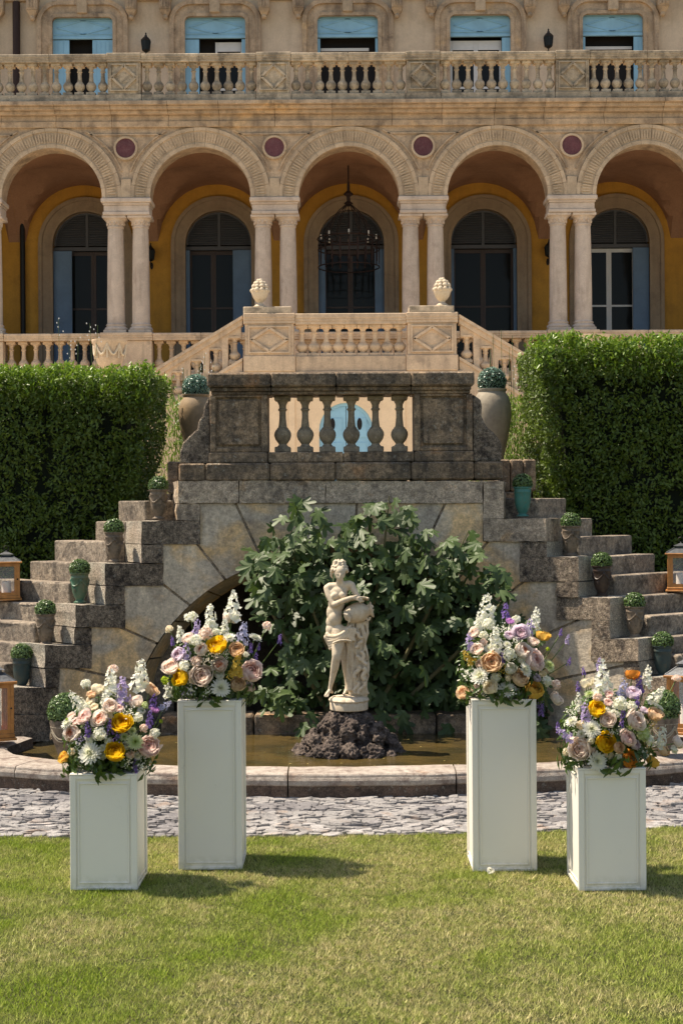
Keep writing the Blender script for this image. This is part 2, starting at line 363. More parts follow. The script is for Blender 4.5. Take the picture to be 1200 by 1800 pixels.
px_ = N(nt, 'ShaderNodeSeparateXYZ'); nt.links.new(nt.nodes['POS'].outputs['Position'], px_.inputs[0])
dx_ = N(nt, 'ShaderNodeMath', operation='ADD', use_clamp=True); nt.links.new(dry, dx_.inputs[0]); nt.links.new(rampf(nt, px_.outputs[0], -1.6, 1.6, -.18, .38), dx_.inputs[1])
dz_ = N(nt, 'ShaderNodeMath', operation='MULTIPLY', use_clamp=True); nt.links.new(dx_.outputs[0], dz_.inputs[0]); nt.links.new(rampf(nt, noise(nt, 30, 5, .7), .34, .66, .1, 1.35), dz_.inputs[1])
gc = mixc(nt, dz_.outputs[0], gcol, dcol)
nt.links.new(gc, p.inputs['Base Color']); p.inputs['Roughness'].default_value = .6; p.inputs['Specular IOR Level'].default_value = .2
tr = N(nt, 'ShaderNodeBsdfTranslucent'); nt.links.new(gc, tr.inputs[0]); mx = N(nt, 'ShaderNodeMixShader'); mx.inputs[0].default_value = .3
nt.links.new(p.outputs[0], mx.inputs[1]); nt.links.new(tr.outputs[0], mx.inputs[2]); nt.links.new(mx.outputs[0], out.inputs[0])
M['blade'] = m
M['turf'] = stone('turf_soil', (.10,.12,.03), (.14,.13,.05), (.05,.05,.02), s=6, stain_amt=.4, streak=0, speck=.5, bumps=1, bd=.02, vary=0)
m, nt, p, out = nm('basin_water'); p.inputs['Base Color'].default_value = (.10,.062,.018,1); p.inputs['Roughness'].default_value = .04
p.inputs['IOR'].default_value = 1.33; cw = mixc(nt, rampf(nt, noise(nt, 3.5, 5, .6), .4, .65), (.085,.058,.02), (.04,.033,.014)); nt.links.new(cw, p.inputs['Base Color'])
bump(nt, p, noise(nt, 9, 3, .5, sz=(1,2.2,1)), .3, .02); M['water'] = m

# ------------------------------------------------------------------ ground
def sheet(name, x0, x1, y0, y1, z, m, nx=1, ny=1):
    b = MB(); b.add([(x0,y0,z),(x1,y0,z),(x1,y1,z),(x0,y1,z)], [(0,1,2,3)])
    return tag(b.build(name, m), kind='structure')
sheet('lawn_ground', -60, 60, -60, 10.9, 0, M['turf'])
sheet('courtyard_ground', -400, 400, 12.3, 900, 1.5, M['court'])
b = MB(); b.box(-60, 60, 11.7, 12.3, 0, 1.495); tag(b.build('terrain_bank', M['gardendark']), kind='structure')
# path bed
def edge_y(x): return 7.02 + .035*x + .028*x*x
b = MB(); xs = np.linspace(-7, 7, 40)
vs = [(x, edge_y(min(max(x,-3),3))-.01, .004) for x in xs]+[(x, 10.5, .004) for x in xs]
b.add(vs, [(i, i+1, 40+i+1, 40+i) for i in range(39)]); tag(b.build('path_bed', M['earth']), kind='structure')

# ------------------------------------------------------------------ villa
XC = .23; Y2 = 34.0; Y3 = 38.2; S = 3.55; YB = Y2+.62   # facade front, back wall, bay, facade thickness
villa = thing('villa', 'large old stone villa with arched loggia, twin columns and blue shuttered windows', 'villa', (XC, Y2, 1.5))
def vb(mb, name, m, parent=villa, smooth=False, ang=40):   # geometry given relative to XC, world y, world z
    mb.v = [(x, y-Y2, z-1.5) for x, y, z in mb.v]
    return mb.build(name, m, parent, smooth, None, ang)
def vsub(mb, name, m, parent, smooth=False, ang=40): return vb(mb, name, m, parent, smooth, ang)
NB = 3  # bays either side of the centre
ZS, RI, RO = 9.15, 1.22, 1.66
HW = S*(NB+.5)
# front arcade wall: above the arches, pieced round the openings
for i in range(-NB, NB+1):
    cx = i*S; n = 24; b = MB()
    ptsI = [(cx-RI*math.cos(math.pi*k/n), ZS+RI*math.sin(math.pi*k/n)) for k in range(n+1)]
    zt = 10.95
    for k in range(n):
        (xa, za), (xb, zb) = ptsI[k], ptsI[k+1]
        b.prism_xz([(xa, za), (xb, zb), (xb, zt), (xa, zt)], Y2+.06, YB)
    b.prism_xz([(cx-S/2, ZS), (cx-RI, ZS), (cx-RI, zt), (cx-S/2, zt)], Y2+.06, YB)
    b.prism_xz([(cx+RI, ZS), (cx+S/2, ZS), (cx+S/2, zt), (cx+RI, zt)], Y2+.06, YB)
    vb(b, 'arcade_wall', M['villa'])
    # voussoirs with raised radial flutes
    NV = 17
    if i == -NB:
        vm = MB(); a0, a1 = -math.pi/NV/2*.975, math.pi/NV/2*.975
        def ringseg(mb, r0, r1, t0, t1, y0, y1, seg=2):
            poly = [(r0*math.sin(t0+(t1-t0)*q/seg), r0*math.cos(t0+(t1-t0)*q/seg)) for q in range(seg+1)]
            poly += [(r1*math.sin(t1-(t1-t0)*q/seg), r1*math.cos(t1-(t1-t0)*q/seg)) for q in range(seg+1)]
            mb.prism_xz(poly, y0, y1)
        ringseg(vm, RI-.012, RO, a0, a1, -.03, .05)
        ringseg(vm, RO-.07, RO+.015, a0, a1, -.06, -.032)
        ringseg(vm, RI-.02, RI+.07, a0, a1, -.06, -.032)
        for q in range(4):
            tc = a0+(a1-a0)*(q+.5)/4
            ringseg(vm, RI+.12, RO-.12, tc-.011, tc+.011, -.052, -.031, 1)
        vme = vm.mesh('voussoir'); vme.materials.append(M['villa_band'])
    ar = link('arch', None, villa); ar.location = (cx, .06, ZS-1.5)
    for k in range(NV):
        a = -math.pi/2+math.pi*(k+.5)/NV
        link('voussoir', vme, ar, (0, 0, 0), (0, a, 0))
# spandrel triangles, roundels
for i in range(-NB, NB):
    cx = (i+.5)*S
    b = MB()
    def rib(p, q, w=.035):
        d = Vector((q[0]-p[0], q[1]-p[1])).normalized(); n_ = Vector((-d.y, d.x))*w/2
        b.prism_xz([(p[0]+n_.x, p[1]+n_.y), (q[0]+n_.x, q[1]+n_.y), (q[0]-n_.x, q[1]-n_.y), (p[0]-n_.x, p[1]-n_.y)], Y2+.02, Y2+.062)
    rib((cx-.86, 10.66), (cx+.86, 10.66))
    for sgn in (-1, 1):
        pr = None
        for k in range(7):
            a = R(63)-R(42)*k/6
            xq = sgn*(-S/2+(RO+.13)*math.sin(math.pi/2-a) if False else (S/2-(RO+.13)*math.cos(a)))
            q = (cx+xq if sgn > 0 else cx+xq, ZS+(RO+.13)*math.sin(a))
            if pr: rib(pr, q, .03)
            pr = q
    vb(b, 'spandrel_moulding', M['villa'])
    ro = MB(); zc = 10.33
    prof = [(0, -.045), (.20, -.045), (.23, -.045)]
    ro.lathe([(.001, 0), (.235, 0), (.235, .05)][0:2]+[(.235, .07), (.001, .07)], n=28, M=Matrix.Translation((cx, Y2+.065, zc)) @ Matrix.Rotation(R(90), 4, 'X'))
    r_o = vb(ro, 'roundel', M['porphyry'])
    rg = MB()
    for k in range(28):
        a0, a1 = 2*math.pi*k/28, 2*math.pi*(k+1)/28
        rg.prism_xz([(cx+.235*math.cos(a0), zc+.235*math.sin(a0)), (cx+.235*math.cos(a1), zc+.235*math.sin(a1)), (cx+.285*math.cos(a1), zc+.285*math.sin(a1)), (cx+.285*math.cos(a0), zc+.285*math.sin(a0))], Y2-.03, Y2+.063)
    vb(rg, 'roundel_ring', M['villa_band'], r_o)
# entablature in blocks
x = -HW
segs = []
while x < HW:
    w = 1.15+.35*random.random(); segs.append((x, min(x+w, HW))); x += w
for x0, x1 in segs:
    b = MB()
    for (z0, z1, y) in ((10.83, 10.97, -.02), (10.97, 11.12, .02), (11.12, 11.2, -.12), (11.2, 11.28, -.24), (11.28, 11.375, -.34)):
        b.box(x0+.003, x1-.003, Y2+y, YB, z0+.001, z1, .008)
    vb(b, 'cornice_block', M['villa'])
# coupled columns
cm = MB()
cm.box(-.27,.27,-.27,.27,0,.09,.01)
cm.lathe([(.27,.09),(.285,.12),(.27,.16),(.235,.18),(.235,.20),(.25,.22),(.235,.245),(.215,.26),(.213,.6),(.207,1.4),(.195,2.2),(.185,2.55),(.20,2.56),(.20,2.59),(.185,2.6)], n=24)
colme = cm.mesh('column', True, 40); colme.materials.append(M['villa_col'])
cp = MB()
cp.lathe([(.186,2.6),(.19,2.66),(.225,2.69),(.225,2.71),(.24,2.74),(.27,2.765)], n=24)
cp.box(-.285,.285,-.285,.285,2.765,2.83,.012)
for k in range(12):
    a = 2*math.pi*k/12; cp.ball((.2*math.cos(a), .2*math.sin(a), 2.66), (.03,.03,.05), 6, 4)
capme = cp.mesh('capital', True, 40); capme.materials.append(M['villa_col'])
for i in range(-NB-1, NB+1):
    cx = (i+.5)*S
    for sg in (-1, 1):
        c_ = link('column', colme, villa, (cx+sg*.30, .32, 5.91-1.5)); link('capital', capme, c_)
    b = MB(); b.box(cx-.56, cx+.56, Y2-.0, Y2+.66, 8.742, 8.82, .01); b.box(cx-.54, cx+.54, Y2+.03, Y2+.64, 8.82, 8.98, .01)
    b.box(cx-.56, cx+.56, Y2-.0, Y2+.66, 8.98, 9.03, .01); b.box(cx-.60, cx+.60, Y2-.045, Y2+.69, 9.03, 9.145, .02)
    vb(b, 'impost_block', M['villa_col'])
    # small fluted pilaster between neighbouring arches
    b = MB(); b.box(cx-.12, cx+.12, Y2+.0, Y2+.058, 9.15, 9.6, .008); vb(b, 'pilaster', M['villa_band'])
# floors, back wall with door openings
b = MB(); b.box(-HW, HW, Y2+.1, Y3+.4, 4.75, 4.94); vb(b, 'loggia_floor', M['surround'])
b = MB(); b.box(-HW, HW, Y2+.05, Y2+.5, 1.5, 4.75); vb(b, 'basement_wall', M['villa'])
SD = 232.6*Y3/F; DR, DRO, DZS = .9, 1.26, 8.82
DOFF = .075
for i in range(-NB, NB+1):
    cx = i*SD+DOFF; n = 20; b = MB(); x0, x1 = cx-SD/2, cx+SD/2
    pt = [(cx-DR*math.cos(math.pi*k/n), DZS+DR*math.sin(math.pi*k/n)) for k in range(n+1)]
    for k in range(n):
        (xa, za), (xb, zb) = pt[k], pt[k+1]; b.prism_xz([(xa,za),(xb,zb),(xb,11.1),(xa,11.1)], Y3, Y3+.35)
    b.prism_xz([(x0,4.94),(cx-DR,4.94),(cx-DR,11.1),(x0,11.1)], Y3, Y3+.35)
    b.prism_xz([(cx+DR,4.94),(x1,4.94),(x1,11.1),(cx+DR,11.1)], Y3, Y3+.35)
    vb(b, 'loggia_back_wall', M['ochre'])
    # stone surround
    b = MB()
    for (ra, rb, yo) in ((DR-.02, DRO, -.06), (DRO-.09, DRO+.01, -.10), (DR-.02, DR+.07, -.09)):
        for k in range(n):
            a0, a1 = math.pi*k/n, math.pi*(k+1)/n
            b.prism_xz([(cx-ra*math.cos(a0), DZS+ra*math.sin(a0)), (cx-ra*math.cos(a1), DZS+ra*math.sin(a1)), (cx-rb*math.cos(a1), DZS+rb*math.sin(a1)), (cx-rb*math.cos(a0), DZS+rb*math.sin(a0))], Y3+yo, Y3+.005+(.3 if ra < DR and rb > DR+.1 else 0))
        for sg in (-1, 1):
            xa, xb = sorted((cx+sg*ra, cx+sg*rb)); b.box(xa, xb, Y3+yo, Y3+.005, 4.945, DZS)
    dr = vb(b, 'door_surround', M['surround'])
    d = vb(MB().box(cx-DR, cx+DR, Y3+.33, Y3+.345, 4.945, DZS+DR), 'door_recess', M['room'], dr)
    # louvred fanlight
    b = MB()
    zz = 8.83
    b.box(cx-.035, cx+.035, Y3+.14, Y3+.2, 8.78, DZS+DR-.03)
    b.box(cx-DR, cx+DR, Y3+.13, Y3+.21, 8.68, 8.78)
    while zz < DZS+DR-.06:
        hw = math.sqrt(max(.0, DR**2-(zz-DZS)**2))-.02
        if hw > .08:
            for sg in (-1, 1):
                xa, xb = sorted((cx+sg*.04, cx+sg*hw))
                b.add([(xa,Y3+.145,zz),(xb,Y3+.145,zz),(xb,Y3+.19,zz+.055),(xa,Y3+.19,zz+.055),(xa,Y3+.15,zz-.008),(xb,Y3+.15,zz-.008),(xb,Y3+.197,zz+.047),(xa,Y3+.197,zz+.047)], [(0,1,2,3),(7,6,5,4),(0,4,5,1)])
        zz += .062
    b2 = MB()
    for k in range(n):
        a0, a1 = math.pi*k/n, math.pi*(k+1)/n
        b.prism_xz([(cx-(DR-.06)*math.cos(a0), DZS+(DR-.06)*math.sin(a0)), (cx-(DR-.06)*math.cos(a1), DZS+(DR-.06)*math.sin(a1)), (cx-DR*math.cos(a1), DZS+DR*math.sin(a1)), (cx-DR*math.cos(a0), DZS+DR*math.sin(a0))], Y3+.13, Y3+.21)
    vb(b, 'fanlight', M['louvre'], dr)
    # glazed door leaves
    fm = M['white'] if i == 2 else M['brownframe']
    cfg = {-2: (1.7, .4), -1: (.4, 1.75), 0: (.7, .9), 1: (.35, .35), 2: (.2, 1.5)}.get(i, (.7, .7))
    wl, wr = .30*cfg[0], .30*cfg[1]
    for sg, w in ((-1, wl), (1, wr)):
        if w > 0:
            xa, xb = sorted((cx+sg*DR*.995, cx+sg*(DR-w)))
            b = MB().box(xa, xb, Y3+.03, Y3+.07, 4.95, 8.66, .006)
            b.box(xa+.05*min(1,w*3), xb-.05*min(1,w*3), Y3+.022, Y3+.032, 5.1, 6.6); b.box(xa+.05*min(1,w*3), xb-.05*min(1,w*3), Y3+.022, Y3+.032, 6.75, 8.5)
            vb(b, 'shutter', M['blue_dark'], dr)
    xa, xb = cx-DR+wl*.8, cx+DR-wr*.8; mid = (xa+xb)/2
    for (p, q) in ((xa, mid), (mid, xb)):
        b = MB(); yf = Y3+.24
        for (u0, u1, v0, v1) in ((p, p+.07, 4.95, 8.67), (q-.07, q, 4.95, 8.67), (p+.07, q-.07, 8.57, 8.67), (p+.07, q-.07, 4.95, 5.25), (p+.07, q-.07, 7.1, 7.15), (p+.07, q-.07, 5.9, 5.95)):
            b.box(u0+.002, u1-.002, yf, yf+.05, v0, v1)
        lf = vb(b, 'door_leaf', fm, dr)
        for (v0, v1) in ((5.25, 5.9), (5.95, 7.1), (7.15, 8.57)):
            vb(MB().box(p+.068, q-.068, yf+.02, yf+.03, v0, v1), 'pane', M['glass'], dr)
# groin vaults
DY = Y3-YB
for i in range(-NB, NB+1):
    cx = i*S; nx, ny = 33, 17
    gx = np.linspace(-S/2, S/2, nx); gy = np.linspace(0, DY, ny)
    V = []
    for yy in gy:
        for xx in gx:
            r = 1.52; z1 = math.sqrt(max(0, r*r-xx*xx)); z2 = r*math.sqrt(max(0, 1-((yy-DY/2)/(DY*.47))**2))
            V.append((cx+xx*.999, YB+.001+yy, 8.90+max(z1, z2)))
    b = MB(); b.add(V, [(j*nx+k, j*nx+k+1, (j+1)*nx+k+1, (j+1)*nx+k)[::-1] for j in range(ny-1) for k in range(nx-1)])
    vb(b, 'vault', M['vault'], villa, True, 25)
b = MB(); b.box(-HW, HW, YB-.3, Y3+.3, 11.12, 11.375-.004); vb(b, 'balcony_floor', M['surround'])
for sg in (-1, 1):
    vb(MB().box(min(sg*HW, sg*(HW+.4)), max(sg*HW, sg*(HW+.4)), Y2+.06, Y3+.35, 1.5, 11.37), 'end_wall', M['villa'])
# upper wall with windows (opening edges), frames, shutters
SU = 232.3*Y3/F; UO = .02; UW = .84; UZ0, UZ1 = 11.38, 14.93; ZT = 17.2
for i in range(-NB, NB+1):
    cx = i*SU+UO; x0, x1 = cx-SU/2, cx+SU/2; b = MB()
    rc = .22
    b.box(x0, cx-UW, Y3, Y3+.4, UZ0, ZT); b.box(cx+UW, x1, Y3, Y3+.4, UZ0, ZT); b.box(cx-UW, cx+UW, Y3, Y3+.4, UZ1, ZT)
    vb(b, 'upper_wall', M['render'])
    if abs(i) > 2 and i > 0: pass
    # moulded stone frame with rounded shoulders
    def fpath(w, zt, r, n=6):
        pts = [(cx-w, UZ0)]
        for k in range(n+1): a = math.pi/2*k/n; pts.append((cx-w+r-r*math.cos(a), zt-r+r*math.sin(a)))
        for k in range(n+1): a = math.pi/2*k/n; pts.append((cx+w-r+r*math.sin(a), zt-r+r*math.cos(a)))
        pts.append((cx+w, UZ0)); return pts
    def fstrip(mb, w0, z0, r0, w1, z1, r1, y0, y1):
        A, B_ = fpath(w0, z0, r0), fpath(w1, z1, r1)
        for k in range(len(A)-1): mb.prism_xz([A[k], A[k+1], B_[k+1], B_[k]], y0, y1)
    b = MB()
    fstrip(b, UW-.03, UZ1-.02, .14, UW+.36, UZ1+.40, .55, Y3-.07, Y3+.01)
    fstrip(b, UW+.26, UZ1+.30, .46, UW+.38, UZ1+.42, .57, Y3-.13, Y3-.068)
    fstrip(b, UW-.03, UZ1-.02, .14, UW+.06, UZ1+.07, .22, Y3-.11, Y3-.068)
    w_ = vb(b, 'window', M['villa'])
    b = MB(); b.box(cx-.14, cx+.14, Y3-.17, Y3-.06, UZ1+.06, UZ1+.55, .02); vb(b, 'keystone', M['villa_band'], w_)
    # blue blind panel with raised lozenge
    b = MB(); b.box(cx-UW, cx+UW, Y3+.05, Y3+.09, 14.42, UZ1, .004); b.box(cx-UW, cx+UW, Y3+.03, Y3+.1, 14.36, 14.43, .004)
    for (p, q) in (((-.7,14.66),(0,14.86)), ((0,14.86),(.7,14.66)), ((.7,14.66),(0,14.48)), ((0,14.48),(-.7,14.66)), ((-.8,14.85),(.8,14.85)), ((-.8,14.49),(.8,14.49))):
        d = Vector((q[0]-p[0], q[1]-p[1])).normalized(); n_ = Vector((-d.y, d.x))*.011
        b.prism_xz([(cx+p[0]+n_.x, p[1]+n_.y), (cx+q[0]+n_.x, q[1]+n_.y), (cx+q[0]-n_.x, q[1]-n_.y), (cx+p[0]-n_.x, p[1]-n_.y)], Y3+.028, Y3+.051)
    vb(b, 'blind_panel', M['blue'], w_)
    vb(MB().box(cx-UW, cx+UW, Y3+.37, Y3+.39, UZ0, UZ1), 'window_recess', M['room'], w_)
    cfg = {-2: (.46, .60, 0), -1: (.40, .14, 1), 0: (.10, .10, 2), 1: (.05, .25, 3), 2: (.12, .26, 2)}.get(i, (.3, .3, 0))
    for sg, w in ((-1, cfg[0]), (1, cfg[1])):
        xa, xb = sorted((cx+sg*UW*.99, cx+sg*(UW-w)))
        b = MB().box(xa, xb, Y3+.06, Y3+.10, UZ0+.02, 14.34, .004)
        nb_ = max(1, int(w/.12))
        for k in range(nb_):
            b.box(xa+(xb-xa)*k/nb_+.006, xa+(xb-xa)*(k+1)/nb_-.006, Y3+.052, Y3+.0605, UZ0+.05, 14.3)
        vb(b, 'shutter', M['blue'], w_)
    if cfg[2] in (1, 3):
        xa, xb = (cx-.12, cx+UW-.12) if cfg[2] == 1 else (cx-UW+.05, cx+UW-.25); mid = (xa+xb)/2 if cfg[2] == 3 else xa+.1
        for (p, q) in ((xa, mid), (mid, xb)):
            if q-p < .15: continue
            b = MB()
            for (u0, u1, v0, v1) in ((p, p+.06, UZ0, 14.3), (q-.06, q, UZ0, 14.3), (p+.06, q-.06, 14.05, 14.3), (p+.06, q-.06, 13.0, 13.06)): b.box(u0+.002, u1-.002, Y3+.2, Y3+.25, v0, v1)
            vb(b, 'sash', M['white'], w_)
            vb(MB().box(p+.058, q-.058, Y3+.22, Y3+.23, UZ0, 14.05), 'pane', M['glass'], w_)
    elif cfg[2] == 2:
        vb(MB().box(cx-UW+.11, cx+UW-.27, Y3+.25, Y3+.3, 14.06, 14.14), 'inner_rail', M['white'], w_)
    # consoles either side of each pier
    for dx in (-.455, .455):
        kx = cx+SU/2+dx; b = MB()
        b.box(kx-.15, kx+.15, Y3-.28, Y3+.01, 15.05, 15.75, .02); b.box(kx-.17, kx+.17, Y3-.33, Y3+.01, 15.75, 15.9, .02)
        for q in (-.08, 0, .08): b.box(kx+q-.022, kx+q+.022, Y3-.30, Y3-.278, 15.1, 15.7, .005)
        b.add([(kx-.15,Y3-.28,15.05),(kx+.15,Y3-.28,15.05),(kx+.15,Y3,15.05),(kx-.15,Y3,15.05),(kx,Y3-.14,14.78)], [(1,0,4),(2,1,4),(3,2,4),(0,3,4)])
        b.ball((kx, Y3-.17, 14.86), .075, 8, 6)
        vb(b, 'console', M['villa'])
    b = MB(); b.box(cx+SU/2-.62, cx+SU/2+.62, Y3-.1, Y3+.01, 15.35, 15.5, .01); b.box(cx-SU/2, cx+SU/2-.002, Y3-.42, Y3+.01, 15.9, 16.12, .02); vb(b, 'string_course', M['villa'])
b = MB(); b.box(-HW, HW, Y3-.5, Y3+.5, ZT, ZT+.3, .03); b.box(-HW, HW, Y3-.3, Y3+7, ZT+.3, ZT+1.2); vb(b, 'roof', M['villa'])
# drain pipe in the loggia and on the upper floor
b = MB(); b.tube([(-570*Y3/F, Y3-.12, 4.95), (-570*Y3/F, Y3-.12, 9.9)], .07, 10); b.box(-570*Y3/F-.13, -570*Y3/F+.13, Y3-.22, Y3-.02, 9.6, 9.75)
vb(b, 'drain_pipe', M['iron'], villa, True)
b = MB(); b.tube([(-578*Y3/F, Y3-.14, 11.4), (-578*Y3/F, Y3-.14, 15.3)], .1, 10); vb(b, 'drain_pipe', M['rust'], villa, True)

# ------------------------------------------------------------------ balusters and balustrades
def baluster_mesh(name, m, h, w, n=14):
    r = w/2; P = [(.62,.10),(.62,.115),(.5,.13),(.46,.15),(.62,.18),(.86,.23),(1,.30),(.97,.35),(.80,.40),(.66,.415),(.66,.43),(.50,.45),(.44,.52),(.38,.62),(.38,.72),(.42,.74),(.52,.75),(.52,.77),(.40,.785),(.42,.84),(.62,.90),(.70,.915)]
    b = MB().lathe([(a*r, z*h) for a, z in P], n=n); q = r*.92
    b.box(-q, q, -q, q, 0, .10*h, .006 if h > .3 else .003); b.box(-q, q, -q, q, .915*h, h, .006 if h > .3 else .003)
    me = b.mesh(name, True, 40); me.materials.append(m); return me
def rail_block(mb, x0, x1, y0, y1, z0, z1, o=.03):
    h = z1-z0
    mb.box(x0, x1, y0+o*.9, y1-o*.9, z0, z0+h*.3, .005); mb.box(x0, x1, y0+o*.4, y1-o*.4, z0+h*.3, z0+h*.55, .005); mb.box(x0, x1, y0, y1, z0+h*.55, z1, .012)
def lozenge(mb, cx, w, z0, z1, y, th=.032):
    zc = (z0+z1)/2; hw, hh = w/2*.86, (z1-z0)/2*.86
    for k in range(4):
        c = [(hw,0),(0,hh),(-hw,0),(0,-hh)]; p, q = c[k], c[(k+1)%4]
        d = Vector((q[0]-p[0], q[1]-p[1])).normalized(); n_ = Vector((-d.y, d.x))*th/1.2
        mb.prism_xz([(cx+p[0]+n_.x, zc+p[1]+n_.y), (cx+q[0]+n_.x, zc+q[1]+n_.y), (cx+q[0]-n_.x, zc+q[1]-n_.y), (cx+p[0]-n_.x, zc+p[1]-n_.y)], y-.055, y+.002)
    hw, hh = w/2, (z1-z0)/2
    for (xa, xb, za, zb) in ((-hw, hw, hh-th, hh), (-hw, hw, -hh, -hh+th), (-hw, -hw+th, -hh+th, hh-th), (hw-th, hw, -hh+th, hh-th)):
        mb.box(cx+xa, cx+xb, y-.045, y+.002, zc+za, zc+zb)
    mb.ball((cx, y, zc), (hw*.5, .02, hh*.45), 4, 4)
def straight_balustrade(name, label, y, zb, zbase, zrail, ztop, posts, postw, x0, x1, m, balw, sp, loz=True, th=.34, cap=True):
    t = thing(name, label, 'balustrade', (XC, y, zb))
    def put(b, nm_, mm=m, sm=False): b.v = [(X, Y_-y, Z-zb) for X, Y_, Z in b.v]; return b.build(nm_, mm, t, sm)
    bme = baluster_mesh('baluster', m, zrail-zbase, balw)
    ed = [x0]+[e for p in posts for e in (p-postw/2, p+postw/2)]+[x1]
    for p in posts:
        b = MB(); b.box(p-postw/2, p+postw/2, y-th/2, y+th/2, zbase+.002, zrail, .01)
        b.box(p-postw/2-.025, p+postw/2+.025, y-th/2-.03, y+th/2+.03, zb, zbase+.002, .01)
        if loz: lozenge(b, p, postw*.86, zbase+.07, zrail-.05, y-th/2)
        put(b, 'post')
        if cap:
            b = MB(); rail_block(b, p-postw/2-.02, p+postw/2+.02, y-th/2-.07, y+th/2+.07, zrail+.002, ztop+.01); put(b, 'post_cap')
    for k in range(0, len(ed)-1, 2):
        a, c = ed[k], ed[k+1]
        if c-a < .1: continue
        b = MB(); b.box(a+.003+.03*(k > 0), c-.003-.03*(k < len(ed)-2), y-th/2-.01, y+th/2+.01, zb, zbase-.002, .01); put(b, 'base_course')
        nr = max(1, round((c-a)/1.4))
        for q in range(nr):
            b = MB(); rail_block(b, a+(c-a)*q/nr+.002+.022*(q == 0), a+(c-a)*(q+1)/nr-.002-.022*(q == nr-1), y-th/2-.045, y+th/2+.045, zrail+.001, ztop-.005); put(b, 'rail')
        n = max(1, round((c-a)/sp)); 
        for q in range(n): link('baluster', bme, t, (a+(c-a)*(q+.5)/n, 0, zbase-zb))
    return t
posts = [(i+.5)*S+.0 for i in range(-3, 3)]
straight_balustrade('upper_balustrade', 'weathered stone balustrade with lozenge posts running along the balcony above the arches', Y2-.02, 11.376, 11.56, 12.33, 12.52, posts, .78, -3.3*S, 3.3*S, M['villa_rail'], .24, .286)
straight_balustrade('terrace_balustrade', 'pale stone balustrade running below the loggia columns at terrace level', Y2+.2, 4.76, 4.95, 5.73, 5.905, posts, 1.2, -3.3*S, 3.3*S, M['stairstone'], .24, .28, loz=False, th=.5)

# ------------------------------------------------------------------ landing stair in front of the loggia
Y4 = 30.5; k4 = Y4/F
ld = thing('landing_stair', 'cream stone landing with two sloping flights and a blue door beneath it', 'staircase', (XC, Y4, 1.5))
def lb(b, name, m=M['stairstone'], parent=ld, sm=False):
    b.v = [(x, y-Y4, z-1.5) for x, y, z in b.v]; return b.build(name, m, parent, sm)
LX0, LX1 = -2.32, 2.30
lb(MB().box(LX0-.08, LX1+.08, Y4-.22, Y2, 4.52, 4.60, .01), 'landing_slab')
lb(MB().box(LX0, LX1, Y4-.12, Y2, 4.30, 4.518, .01), 'landing_edge')
# wall under the landing with arched door
n = 16; DW = .575; DS = 3.37; b = MB(); c0 = -.12
pt = [(c0-DW*math.cos(math.pi*k/n), DS+DW*math.sin(math.pi*k/n)) for k in range(n+1)]
for k in range(n): (xa, za), (xb, zb) = pt[k], pt[k+1]; b.prism_xz([(xa,za),(xb,zb),(xb,4.3),(xa,4.3)], Y4, Y4+.3)
b.box(LX0+.05, c0-DW, Y4, Y4+.3, 1.5, 4.3); b.box(c0+DW, LX1-.05, Y4, Y4+.3, 1.5, 4.3)
lb(b, 'under_wall', M['cream'])
for xx in (-1.28, 1.08): lb(MB().box(xx-.07, xx+.07, Y4-.04, Y4+.001, 1.5, 4.3, .008), 'pilaster', M['cream'])
b = MB()
for k in range(n):
    a0, a1 = math.pi*k/n, math.pi*(k+1)/n
    b.prism_xz([(c0-DW*math.cos(a0), DS+DW*math.sin(a0)), (c0-DW*math.cos(a1), DS+DW*math.sin(a1)), (c0-(DW-.07)*math.cos(a1), DS+(DW-.07)*math.sin(a1)), (c0-(DW-.07)*math.cos(a0), DS+(DW-.07)*math.sin(a0))], Y4+.06, Y4+.14)
b.box(c0-DW, c0-DW+.07, Y4+.06, Y4+.14, 1.5, DS); b.box(c0+DW-.07, c0+DW, Y4+.06, Y4+.14, 1.5, DS)
dd = lb(b, 'door_frame', M['blue'])
for sg in (-1, 1):
    b = MB(); n2 = 8
    top = [(c0+sg*(.006+(DW-.08)*q/n2), DS+math.sqrt(max(0, (DW-.075)**2-((DW-.08)*q/n2)**2))) for q in range(n2+1)]
    for q in range(n2): b.prism_xz([(top[q][0], 1.5), (top[q+1][0], 1.5), (top[q+1][0], top[q+1][1]), (top[q][0], top[q][1])], Y4+.09, Y4+.13)
    b.box(min(c0+sg*.08, c0+sg*.44), max(c0+sg*.08, c0+sg*.44), Y4+.078, Y4+.091, 1.8, 3.1, .005)
    b.box(min(c0+sg*.08, c0+sg*.44), max(c0+sg*.08, c0+sg*.44), Y4+.078, Y4+.091, 3.2, 3.62, .005)
    lf = lb(b, 'door_leaf', M['blue'], ld)
    lb(MB().ball((c0+sg*.29, Y4+.074, 3.49), (.055, .015, .13), 10, 8), 'door_vent', M['room'], ld)
lb(MB().box(c0-DW, c0+DW, Y4+.15, Y4+.16, 1.5, 4.0), 'door_recess', M['room'])
